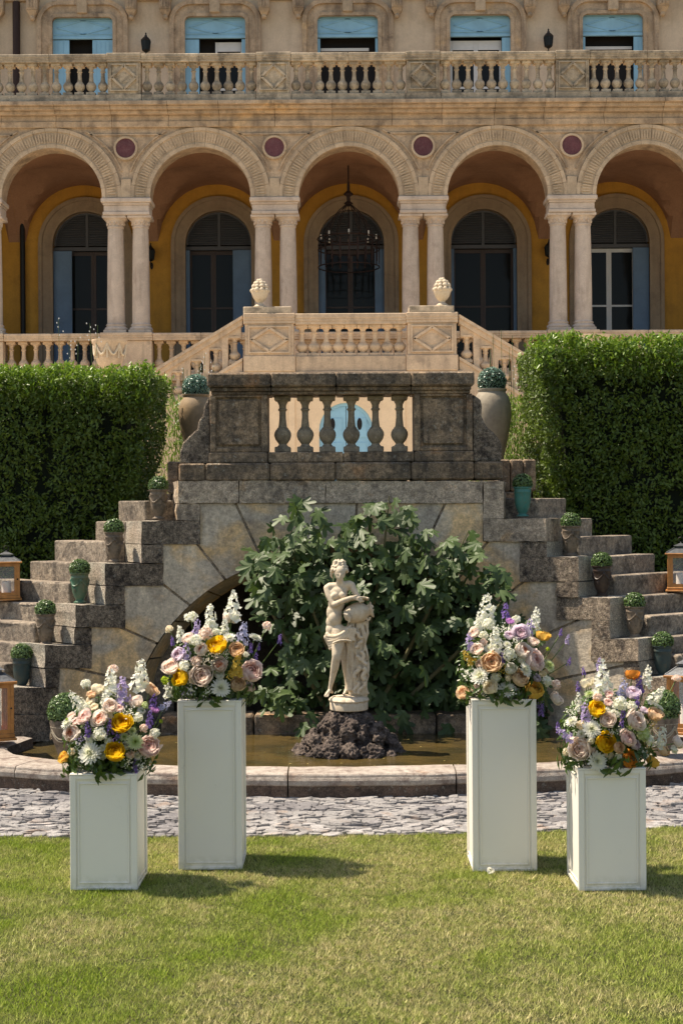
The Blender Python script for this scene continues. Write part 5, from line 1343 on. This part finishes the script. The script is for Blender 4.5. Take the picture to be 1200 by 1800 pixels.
# ------------------------------------------------------------------ plinths
def plinth(pxc, pbase, ptop, label, rz=0):
    d = ground_d(pbase, 0, pxc); x = W(pxc, pbase, d).x; h = W(pxc, ptop, d).z; w = .285
    t = thing('plinth', label, 'plinth', (x, d+w/2, 0), None, rz)
    q = w/2-.006
    b = MB().box(-q, q, -q, q, 0.004, h-.008, .002); b.build('body', M['plinth'], t)
    f = MB()
    for k in range(4):
        Rm = Matrix.Rotation(math.pi/2*k, 4, 'Z'); y0, y1 = -w/2, -q-.0001
        f2 = [(-w/2+(.0065 if k%2 else 0), -w/2+.026, 0, h), (w/2-.026, w/2-(.0065 if k%2 else 0), 0, h), (-w/2+.0262, w/2-.0262, h-.024, h), (-w/2+.0262, w/2-.0262, 0, .02)]
        for (a0, a1, z0, z1) in f2: f.box(a0, a1, y0, y1, z0+.003, z1-.004, .0015, Rm)
        e = .033
        for (a0, a1, z0, z1) in ((-w/2+e, -w/2+e+.007, .03, h-.035), (w/2-e-.007, w/2-e, .03, h-.035), (-w/2+e+.0072, w/2-e-.0072, h-.042, h-.035), (-w/2+e+.0072, w/2-e-.0072, .03, .037)):
            f.box(a0, a1, -q-.0045, y1, z0, z1, .0015, Rm)
    f.build('moulding', M['plinth'], t)
    MB().box(-w/2-.001, w/2+.001, -w/2-.001, w/2+.001, h-.0035, h+.004, .0015).build('top', M['plinth'], t)
    return Vector((x, d+w/2, h))
PA = plinth(184, 1566, 1362, 'short white panelled plinth at the far left of the lawn', R(-1))
PB = plinth(370, 1530, 1233, 'tall white panelled plinth, left of the fountain statue')
PC = plinth(887, 1533, 1231, 'tall white panelled plinth, right of the fountain statue')
PD = plinth(1075, 1567, 1352, 'short white panelled plinth at the far right of the lawn', R(1))

# ------------------------------------------------------------------ flowers
PM = {}
for k_, o_, i_ in (('yellow', (.84,.56,.03), (.80,.42,.015)), ('orange', (.82,.36,.06), (.76,.22,.02)), ('gold', (.82,.54,.12), (.8,.40,.05)), ('peach', (.84,.63,.42), (.80,.42,.20)),
    ('blush', (.88,.77,.68), (.86,.60,.46)), ('pink', (.87,.71,.65), (.82,.48,.40)), ('white', (.84,.83,.76), (.78,.78,.55)), ('cream', (.87,.80,.63), (.84,.68,.44)), ('beige', (.76,.60,.42), (.68,.46,.26)),
    ('eye', (.84,.76,.68), (.85,.27,.08)), ('lav', (.76,.66,.74), (.72,.46,.50)), ('green', (.62,.68,.40), (.40,.5,.12)), ('purple', (.26,.17,.46), (.15,.08,.30)), ('lilac', (.50,.42,.62), (.38,.28,.54)), ('blueish', (.46,.46,.62), (.35,.35,.5)), ('tan', (.74,.52,.32), (.62,.36,.17)), ('goldsprig', (.62,.44,.09), (.55,.36,.05)), ('lime', (.45,.55,.06), (.4,.5,.05)), ('violet', (.58,.30,.60), (.5,.2,.5))):
    PM[k_] = petal('petal_'+k_, o_, i_)
FMC = {}
def rose_m(col, var):
    key = ('rose', col, var)
    if key in FMC: return FMC[key]
    r = random.Random(var*17+3); V = []; Fc = []; T = []
    npet = 30
    for i in range(npet):
        t = (i+.5)/npet; a = i*2.39996+r.uniform(-.25,.25); rho = (.16+.80*t**.85)*r.uniform(.95,1.05)
        th1 = R((6+ (58 if var == 0 else (66 if var == 1 else 50))*t)+r.uniform(-5,5)); th0 = R(140-10*(1-t)); hw = R(62-22*t); n0 = len(V); nu, nw = 6, 5
        sq = .78; off = .10*(1-t); pt = r.uniform(-.16,.16)
        for w_ in range(nw):
            f = w_/(nw-1); th = th0+(th1-th0)*f
            for u_ in range(nu):
                u = -1+2*u_/(nu-1); rr = rho*(1+(.13+.06*t)*max(0, f-.72)/.28*(1 if t > .25 else .3)+.05*u*(1 if i % 2 else -1))
                thh = th+(th0-th)*.16*abs(u)**2.5*f; ph = a+hw*u*(.55+.45*math.sin(math.pi*min(1, .25+.6*f)))
                rip = 1+.035*math.sin(5*u+i)*f
                V.append((rr*rip*math.sin(thh)*math.cos(ph), rr*rip*math.sin(thh)*math.sin(ph), rr*math.cos(thh)*sq+off*.3+.02*r.uniform(-1,1)*f))
        for w_ in range(nw-1):
            for u_ in range(nu-1):
                q = n0+w_*nu+u_; Fc.append((q, q+1, q+nu+1, q+nu)); T.append(min(1, max(0, t*1.15+pt+(.12 if w_ == nw-2 else -.06))))
    me = bpy.data.meshes.new('rose'); me.from_pydata(V, [], Fc); a_ = me.attributes.new('tint', 'FLOAT', 'FACE'); a_.data.foreach_set('value', T)
    me.polygons.foreach_set('use_smooth', [True]*len(Fc)); me.materials.append(PM[col]); FMC[key] = me; return me
def mum_m(col, var):
    key = ('mum', col, var)
    if key in FMC: return FMC[key]
    r = random.Random(var+50); V = []; Fc = []; T = []
    npet = 90
    for i in range(npet):
        t = (i+.5)/npet; a = i*2.39996; el_ = R(85-88*t+r.uniform(-6,6)); L_ = (.35+.68*t**.7)*r.uniform(.9,1.06); wd = .07+.04*t
        d = Vector((math.cos(a)*math.cos(el_), math.sin(a)*math.cos(el_), math.sin(el_)*.75)); s_ = Vector((-math.sin(a), math.cos(a), 0)); b0 = Vector((0,0,-.1)); up = Vector((0,0,.10))
        n0 = len(V)
        for f, w_, k_ in ((.1,.5,0),(.5,1,.06),(.85,.9,.1),(1,.3,.16)):
            c = b0+d*L_*f+up*k_*4*f; V.append(c-s_*wd*w_); V.append(c+s_*wd*w_)
        for q in range(3): Fc.append((n0+2*q, n0+2*q+1, n0+2*q+3, n0+2*q+2)); T.append(.15+.85*t if q else .1+.6*t)
    me = bpy.data.meshes.new('chrysanthemum'); me.from_pydata(V, [], Fc); a_ = me.attributes.new('tint', 'FLOAT', 'FACE'); a_.data.foreach_set('value', T)
    me.materials.append(PM[col]); FMC[key] = me; return me
def floret(V, Fc, T, c, n_, s, r, cup=.35, np_=5):
    n_ = n_.normalized(); a_ = n_.orthogonal().normalized(); b_ = n_.cross(a_); ph = r.uniform(0, 6.28)
    for q in range(np_):
        a = ph+2*math.pi*q/np_; d = a_*math.cos(a)+b_*math.sin(a); s_ = n_.cross(d); n0 = len(V)
        V += [c, c+d*s*.6-s_*s*.42+n_*s*cup*.6, c+d*s*1.05+n_*s*cup*r.uniform(.5,1.4), c+d*s*.6+s_*s*.42+n_*s*cup*.6]; Fc.append((n0, n0+1, n0+2, n0+3)); T.append(r.uniform(.2,1))
def spike_m(col, var, slim=.34, nf=30, fs=.25):
    key = ('spike', col, var)
    if key in FMC: return FMC[key]
    r = random.Random(var+90); V = []; Fc = []; T = []
    for i in range(nf):
        t = i/nf; z = -1+2*t+r.uniform(-.07,.07); a = i*2.4+r.uniform(-.5,.5); rad = slim*(1-.68*t**2.4)*r.uniform(.45,1.15)
        c = Vector((rad*math.cos(a), rad*math.sin(a), z+r.uniform(-.05,.05))); floret(V, Fc, T, c, Vector((math.cos(a)+r.uniform(-.4,.4), math.sin(a)+r.uniform(-.4,.4), r.uniform(.0,.8))), fs*(1.15-.62*t)*r.uniform(.8,1.2), r, .35, 5)
    me = bpy.data.meshes.new('flower_spike'); me.from_pydata(V, [], Fc); a_ = me.attributes.new('tint', 'FLOAT', 'FACE'); a_.data.foreach_set('value', T); me.materials.append(PM[col]); FMC[key] = me; return me
def ball_f(col, var, nf=34, fs=.36):
    key = ('ballf', col, var)
    if key in FMC: return FMC[key]
    r = random.Random(var+130); V = []; Fc = []; T = []
    for i in range(nf):
        z = 1-1.5*(i+.5)/nf; rr = math.sqrt(max(0, 1-z*z)); a = i*2.39996
        u = Vector((rr*math.cos(a), rr*math.sin(a), z)); floret(V, Fc, T, u*r.uniform(.5,.86), u+Vector((r.uniform(-.4,.4), r.uniform(-.4,.4), r.uniform(-.3,.3))), fs*r.uniform(.8,1.15), r, .3)
    me = bpy.data.meshes.new('round_bloom'); me.from_pydata(V, [], Fc); a_ = me.attributes.new('tint', 'FLOAT', 'FACE'); a_.data.foreach_set('value', T); me.materials.append(PM[col]); FMC[key] = me; return me
def filler_m(col, var):
    key = ('fill', col, var)
    if key in FMC: return FMC[key]
    r = random.Random(var+170); V = []; Fc = []; T = []
    for i in range(34):
        u = Vector((r.gauss(0,.55), r.gauss(0,.55), r.gauss(0,.45))); floret(V, Fc, T, u, Vector((r.gauss(0,.5), r.gauss(0,.5), 1)), .13, r, .2)
    me = bpy.data.meshes.new('filler_flowers'); me.from_pydata(V, [], Fc); a_ = me.attributes.new('tint', 'FLOAT', 'FACE'); a_.data.foreach_set('value', T); me.materials.append(PM[col]); FMC[key] = me; return me
ARR = {
'A': [(199,1177,'b','blush',10),(152,1202,'b','white',10),(161,1218,'r','peach',9),(172,1209,'r','cream',12),(196,1203,'s','white',27),(216,1213,'s','lilac',28),(246,1186,'s','white',28),(268,1209,'r','peach',14),(238,1231,'r','blush',13),(270,1232,'s','purple',15),(273,1246,'r','violet',8),(292,1240,'s','blueish',14,1),(194,1240,'r','blush',13),(175,1261,'r','eye',15),(214,1269,'r','yellow',18),(147,1258,'r','pink',13),(135,1231,'s','white',20,-.6),(118,1271,'m','white',12),(126,1288,'r','eye',15),(176,1291,'b','white',13),(158,1324,'m','white',21),(203,1320,'r','yellow',18),(238,1304,'m','green',15),(262,1311,'r','pink',20),(273,1289,'b','white',10),(110,1330,'r','gold',11),(194,1277,'s','purple',12),(154,1281,'s','purple',12),(238,1345,'s','purple',10),(264,1262,'s','purple',12),(251,1344,'f','white',12),(185,1230,'s','white',14),(224,1250,'f','white',12),(243,1262,'b','white',9),(135,1310,'f','white',10),(225,1340,'f','white',9),(118,1265,'b','lime',3),(255,1240,'b','green',7),(283,1268,'b','lime',4),(140,1300,'f','lilac',9),(205,1295,'f','purple',8)],
'B': [(410,1064,'s','white',26),(405,1084,'r','blush',13),(370,1084,'s','white',21),(336,1086,'b','white',12),(346,1101,'s','lilac',17),(298,1106,'b','cream',8),(317,1113,'s','white',14),(303,1126,'s','purple',7),(470,1100,'b','blush',9),(492,1123,'s','purple',8),(428,1114,'s','blueish',24),(449,1121,'m','white',13),(363,1113,'b','blush',13),(330,1120,'r','blush',11),(344,1126,'b','white',12),(380,1132,'r','yellow',18),(403,1121,'m','white',12),(416,1141,'r','tan',14),(353,1141,'r','eye',12),(328,1145,'s','lilac',18),(314,1149,'r','lav',13),(300,1169,'r','blush',16),(324,1172,'b','white',12),(314,1190,'r','yellow',16),(355,1187,'r','blush',20),(386,1168,'r','eye',14),(417,1168,'s','goldsprig',20),(443,1179,'r','pink',20),(388,1209,'m','white',18),(419,1201,'r','beige',14),(291,1196,'b','lime',8),(295,1212,'s','white',14),(441,1139,'s','purple',8),(450,1153,'s','purple',7),(335,1209,'f','white',14),(368,1216,'f','white',11),(365,1160,'f','cream',12),(330,1216,'f','lilac',9),(398,1150,'f','white',8),(432,1150,'b','white',6),(395,1100,'s','white',14),(455,1136,'s','purple',6),(378,1150,'f','cream',9),(404,1187,'f','goldsprig',9)],
'C': [(855,1070,'s','white',26),(888,1072,'s','purple',16),(896,1090,'r','violet',7),(941,1086,'s','white',18),(930,1102,'s','lilac',18),(955,1115,'r','gold',13),(831,1111,'r','blush',10),(843,1089,'s','white',18),(825,1127,'s','lilac',18),(915,1111,'r','lav',14),(871,1121,'s','white',20),(822,1155,'s','goldsprig',14,-.5),(864,1163,'r','peach',19),(881,1153,'s','purple',13),(895,1150,'b','white',13),(920,1142,'r','eye',15),(941,1160,'r','pink',19),(923,1177,'m','white',14),(843,1188,'m','white',18),(818,1181,'f','white',14),(860,1207,'r','cream',13),(890,1212,'m','white',18),(915,1191,'r','beige',15),(939,1211,'r','gold',17),(964,1170,'m','green',13),(813,1216,'r','peach',13),(960,1197,'b','white',10),(976,1204,'b','blush',10),(979,1226,'r','blush',13),(962,1141,'b','lime',4),(985,1111,'s','purple',6),(997,1123,'s','lilac',8),(1000,1162,'s','purple',7),(951,1247,'s','purple',10),(907,1088,'b','white',8),(858,1098,'b','white',12),(880,1180,'f','goldsprig',9),(838,1140,'r','blush',11),(905,1128,'f','white',9),(849,1225,'f','white',9),(900,1100,'s','white',14),(947,1240,'f','purple',8),(880,1105,'f','white',10)],
'D': [(1053,1166,'s','lilac',14),(1025,1179,'s','purple',7),(1015,1206,'s','purple',8),(1030,1197,'r','cream',13),(1058,1192,'s','white',30),(1111,1183,'r','orange',13),(1137,1188,'s','white',18),(1112,1216,'r','lav',13),(1123,1203,'s','purple',18),(1119,1231,'s','purple',10),(1093,1210,'s','blueish',20),(1049,1226,'b','blush',9),(1049,1244,'r','yellow',15),(1088,1237,'b','white',14),(1067,1265,'r','blush',14),(1028,1252,'s','lilac',20),(1017,1233,'s','white',12),(1004,1268,'m','white',12),(1039,1281,'m','white',17),(990,1290,'s','lilac',18,-.8),(980,1278,'s','purple',8),(1018,1316,'r','blush',21),(1065,1305,'r','yellow',18),(1107,1333,'r','orange',16),(1049,1338,'m','white',18),(1104,1296,'r','pink',14),(1119,1265,'r','blush',17),(1151,1253,'r','peach',15),(1158,1244,'m','white',10),(1130,1289,'b','green',14),(1161,1294,'s','white',20),(1147,1335,'r','gold',13),(1168,1317,'r','peach',12),(1095,1251,'s','purple',9),(1092,1268,'s','purple',8),(1088,1314,'r','tan',10),(1188,1193,'b','blush',9),(1193,1303,'r','blush',12),(1154,1221,'s','white',18,.5),(1130,1324,'f','white',12),(1148,1275,'f','goldsprig',10),(1085,1330,'b','white',7),(1110,1240,'b','white',9),(1075,1285,'f','white',9),(1000,1250,'f','white',8),(1140,1300,'b','white',10),(1183,1318,'b','white',8)]}
INFO = {'A': (PA, 'low flower arrangement with two large yellow blooms on the short left plinth'), 'B': (PB, 'flower arrangement with pale purple stems on the tall left plinth'),
        'C': (PC, 'flower arrangement with golden rose and stray purple stems on the tall right plinth'), 'D': (PD, 'flower arrangement with vivid orange rose on the short right plinth')}
for key, fl in ARR.items():
    P0, lab = INFO[key]; r = random.Random(ord(key))
    t = thing('flower_arrangement', lab, 'flower arrangement', (P0.x, P0.y, P0.z+.004))
    dC = P0.y; k = dC/F; O_ = Vector((P0.x, P0.y, P0.z+.004)); tc = Vector((0, 0, .11))
    st = MB()
    for f in fl:
        px, py, kd, col, rp = f[:5]; tilt = f[5] if len(f) > 5 else 0
        p = W(px, py, dC)-O_; rel = p-tc
        q = (rel.x/.235)**2+(rel.z/(.27 if rel.z > 0 else .16))**2
        dep = -.19*math.sqrt(max(0.0, 1-q))-.01+r.uniform(-.02,.02)+ (.04 if rel.z > .18 else 0)
        p = W(px, py, dC+dep)-O_; s_ = rp*k*(1.04 if kd != 's' else (1.0 if col in ('white', 'goldsprig') else .86))*(1.05 if kd == 'r' else 1)
        n_ = Vector((rel.x*1.4-.05, dep*2.0-.10, max(rel.z, -.05)*1.1+.27)).normalized(); n_ = (n_+Vector((r.gauss(0,.22), r.gauss(0,.12), r.gauss(0,.22)))).normalized()
        sc3 = (s_,)*3
        if kd == 'r': me = rose_m(col, r.randrange(3)); sc3 = (s_*.98,)*3; p = p-n_*s_*.2; nmn = 'rose'
        elif kd == 'm': me = mum_m(col, r.randrange(2)); nmn = 'chrysanthemum'
        elif kd == 'b': me = ball_f(col, r.randrange(2)); nmn = 'round_bloom'
        elif kd == 'f': me = filler_m(col, r.randrange(2)); nmn = 'filler_flowers'
        else:
            me = spike_m(col, r.randrange(3), .40, 24 if col in ('purple','lilac','blueish') else 34, .24); nmn = 'flower_spike'; n_ = Vector((tilt*1.2+rel.x*.8, -.15, 1)).normalized(); sc3 = (s_*1.15, s_*1.15, s_) if rp > 12 else (s_*1.3,)*3
        o = link(nmn, me, t); o.matrix_local = Matrix.Translation(p) @ n_.to_track_quat('Z', 'Y').to_matrix().to_4x4() @ Matrix.Rotation(r.uniform(0, 6.28), 4, 'Z') @ Matrix.Diagonal((*sc3, 1))
        if kd == 'f': o['kind'] = 'stuff'
        b0 = Vector((rel.x*.25, 0, .03)); mid = (p+b0)/2+Vector((rel.x*.12, 0, .01))
        st.tube([b0, mid, p-n_*s_*.25], .0022, 5)
    taken = [(f[0], f[1], f[4]) for f in fl]; ex = 0; tries = 0
    cx0, cy0 = (un(0,0)[0], 0); x_lo, x_hi = min(f[0] for f in fl)+14, max(f[0] for f in fl)-16; y_lo, y_hi = min(f[1] for f in fl)+26, max(f[1] for f in fl)-8
    while ex < 26 and tries < 4000:
        tries += 1; px = r.uniform(x_lo, x_hi); py = r.uniform(y_lo, y_hi); rp = r.uniform(7, 11)
        p = W(px, py, dC)-O_; rel = p-tc; q = (rel.x/.20)**2+(rel.z/(.22 if rel.z > 0 else .13))**2
        if q > 1 or any(math.hypot(px-a, py-b_) < (rp+c)*.78 for a, b_, c in taken): continue
        taken.append((px, py, rp)); ex += 1
        dep = -.16*math.sqrt(1-q)-.005; p = W(px, py, dC+dep)-O_; s_ = rp*k*1.1
        n_ = Vector((rel.x*1.4, dep*2-.1, max(rel.z, -.05)+.27)).normalized()
        kd = r.choice('bbbrrm'); col = {'b': r.choice(('white','white','cream','blush')), 'r': r.choice(('blush','cream','pink','white','lav')), 'm': r.choice(('white','green'))}[kd]
        me, nmn = ((ball_f(col, r.randrange(2)), 'round_bloom') if kd == 'b' else (rose_m(col, r.randrange(3)), 'rose') if kd == 'r' else (mum_m(col, r.randrange(2)), 'chrysanthemum'))
        o = link(nmn, me, t); o.matrix_local = Matrix.Translation(p) @ n_.to_track_quat('Z', 'Y').to_matrix().to_4x4() @ Matrix.Rotation(r.uniform(0, 6.28), 4, 'Z') @ Matrix.Diagonal((s_, s_, s_, 1))
        st.tube([Vector((rel.x*.25, 0, .03)), p-n_*s_*.25], .002, 5)
    st.build('stems', M['stem'], t)
    # greenery
    n_ = 1500; u = unit(rng.normal(size=(n_, 3))); rad = .5+.5*rng.random((n_, 1))**.6
    P = u*rad*np.array([.20,.17,.20])+np.array([0,0,.12]); P = P[P[:, 2] > .005]
    # skirt of drooping leaves round the plinth top
    ns = 420; a = rng.random(ns)*2*np.pi; rr = rng.uniform(.08,.2,ns); Q = np.stack([rr*np.cos(a)*1.05, rr*np.sin(a)*.95, rng.uniform(-.02,.05,ns)], 1)
    Q = Q[(np.abs(Q[:, 0]) > .15) | (np.abs(Q[:, 1]) > .15) | (Q[:, 2] > .01)]
    for (PP, L0, W0, nm_) in ((P, .042, .016, 'greenery'), (Q, .05, .021, 'leaf_skirt')):
        nn = unit(PP-np.array([0,0,.05])+rng.normal(size=PP.shape)*.06); al = PP+rng.normal(size=PP.shape)*.1; al[:, 2] += (.05 if nm_ == 'greenery' else -.06)
        V, Fc, T = leaves(PP, nn, L0*rng.uniform(.7,1.3,len(PP)), W0*rng.uniform(.7,1.2,len(PP)), .25, al)
        fast_mesh(nm_, V, Fc, M['greenery'], t, T)['kind'] = 'stuff'
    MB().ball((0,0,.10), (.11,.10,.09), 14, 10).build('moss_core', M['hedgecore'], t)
p = W(861, 1538, ground_d(1538)); tag(link('fallen_petal', rose_m('white', 0), None, (p.x, p.y, .012), (.6,.3,0), .018), 'white petal head fallen on the grass beside the tall right plinth', 'petal')

# ------------------------------------------------------------------ slate path
path = thing('slate_path', 'band of split grey paving slates between basin and lawn', 'path', (0, 7.6, .004)); path['kind'] = 'structure'
r = random.Random(9); stones = []
y = 6.98; row = 0
while y < 8.75:
    rh = r.uniform(.020, .040); x = -3.4+r.uniform(0, .1)
    while x < 3.4:
        w_ = r.uniform(.025, .10); xc_, yc_ = x+w_/2, y+rh/2
        yo = .01*math.sin(x*2.1+row)
        if yc_ > edge_y(xc_)+.0 and yc_ < crv(outer, 6+xc_/.5*(.5/.7) if abs(xc_) < 1.4 else (6+math.copysign(2+ (abs(xc_)-1.4)/.6, xc_))).y+.03: stones.append((x, y+yo, w_, rh))
        x += w_
    y += rh; row += 1
def stone_mesh(w_, h_):
    n_ = r.randint(6, 9); V = []; g = r.uniform(.002,.006)
    for k in range(n_):
        a = 2*math.pi*(k+r.uniform(-.25,.25))/n_; c, s_ = math.cos(a), math.sin(a); m_ = max(abs(c), abs(s_))**.75
        V.append(((w_/2-g)*c/m_*r.uniform(.86,1.08), (h_/2-g*.6)*s_/m_*r.uniform(.84,1.1)))
    th = r.uniform(.004,.016); tx, ty = r.gauss(0,.08), r.gauss(0,.18)
    z = lambda x_, y_: th+x_*tx+y_*ty
    n0 = n_; VV = [(x_, y_, -.004) for x_, y_ in V]+[(x_, y_, z(x_, y_)-.003+r.uniform(-.0015,.0015)) for x_, y_ in V]+[(x_*.86, y_*.84, z(x_, y_)+r.uniform(-.001,.001)) for x_, y_ in V]
    Fc = [(k, (k+1)%n_, n_+(k+1)%n_, n_+k) for k in range(n_)]+[(n_+k, n_+(k+1)%n_, 2*n_+(k+1)%n_, 2*n_+k) for k in range(n_)]+[tuple(range(2*n_, 3*n_))]
    return VV, Fc
stones.sort(key=lambda s_: (abs(s_[0]) > 2.3, s_[1]))
rest = {0: MB(), 1: MB()}
vis = 0
for i, (x, y, w_, h_) in enumerate(stones):
    dk = (mnoise.noise(Vector((x*1.6, y*3, 0))) > .22) or r.random() < .06; V, Fc = stone_mesh(w_*1.2, h_*1.3)
    if vis < 300 and w_ > .058:
        vis += 1
        me = bpy.data.meshes.new('paving_stone'); me.from_pydata(V, [], Fc); me.materials.append(M['slate_dark' if dk else 'slate']); link('paving_stone', me, path, (x+w_/2, y+h_/2-7.6, 0))
    else: rest[dk].add([(a+x+w_/2, b_+y+h_/2-7.6, c) for a, b_, c in V], Fc)
for dk in (0, 1):
    o = rest[dk].build('paving_stones', M['slate_dark' if dk else 'slate'], path); o['kind'] = 'stuff'

# ------------------------------------------------------------------ lawn blades
def blades(n, x0, x1, y0, y1, hmin, hmax, w, edge=True):
    x = rng.uniform(x0, x1, n); y = rng.uniform(y0, y1, n)
    keep = np.ones(n, bool)
    if edge:
        cl = np.clip(x, -3, 3); ey = 7.02+.035*cl+.028*cl*cl; rag = np.array([mnoise.noise(Vector((a*9, 0, 0)))*.035+mnoise.noise(Vector((a*30, 0, 5)))*.015 for a in x]); keep &= y < ey+rag
    for P_ in (PA, PB, PC, PD): keep &= ~((np.abs(x-P_.x) < .141) & (np.abs(y-P_.y) < .141))
    x, y = x[keep], y[keep]; n = len(x)
    clump = np.array([mnoise.noise(Vector((a*7, b_*7, 0)))+.6*mnoise.noise(Vector((a*22, b_*22, 3))) for a, b_ in zip(x, y)])
    h = rng.uniform(hmin, hmax, n)*(1+.55*clump); az = rng.uniform(0, 2*np.pi, n); ln = rng.uniform(.2, 1.0, n)*h; la = rng.uniform(0, 2*np.pi, n)
    base = np.stack([x, y, np.zeros(n)], 1); s_ = np.stack([np.cos(az), np.sin(az), np.zeros(n)], 1)*w*.5*rng.uniform(.7,1.3,n)[:, None]
    tip = base+np.stack([np.cos(la)*ln, np.sin(la)*ln, h*.8], 1)
    V = np.stack([base-s_, base+s_, tip], 1).reshape(-1, 3); Fc = np.arange(3*n).reshape(-1, 3)
    return V, Fc, rng.random(n)
V1, F1, T1 = blades(430000, -2.1, 2.3, 4.25, 7.4, .010, .024, .0030)
V2, F2, T2 = blades(60000, -6, 6, 2.2, 7.5, .012, .026, .006)
lawn = fast_mesh('lawn_grass', np.concatenate([V1, V2]), np.concatenate([F1, F2+len(V1)]), M['blade'], None, np.concatenate([T1, T2]))
tag(lawn, 'short mown grass, green with dry straw patches, in front of the fountain', 'grass', kind='stuff')
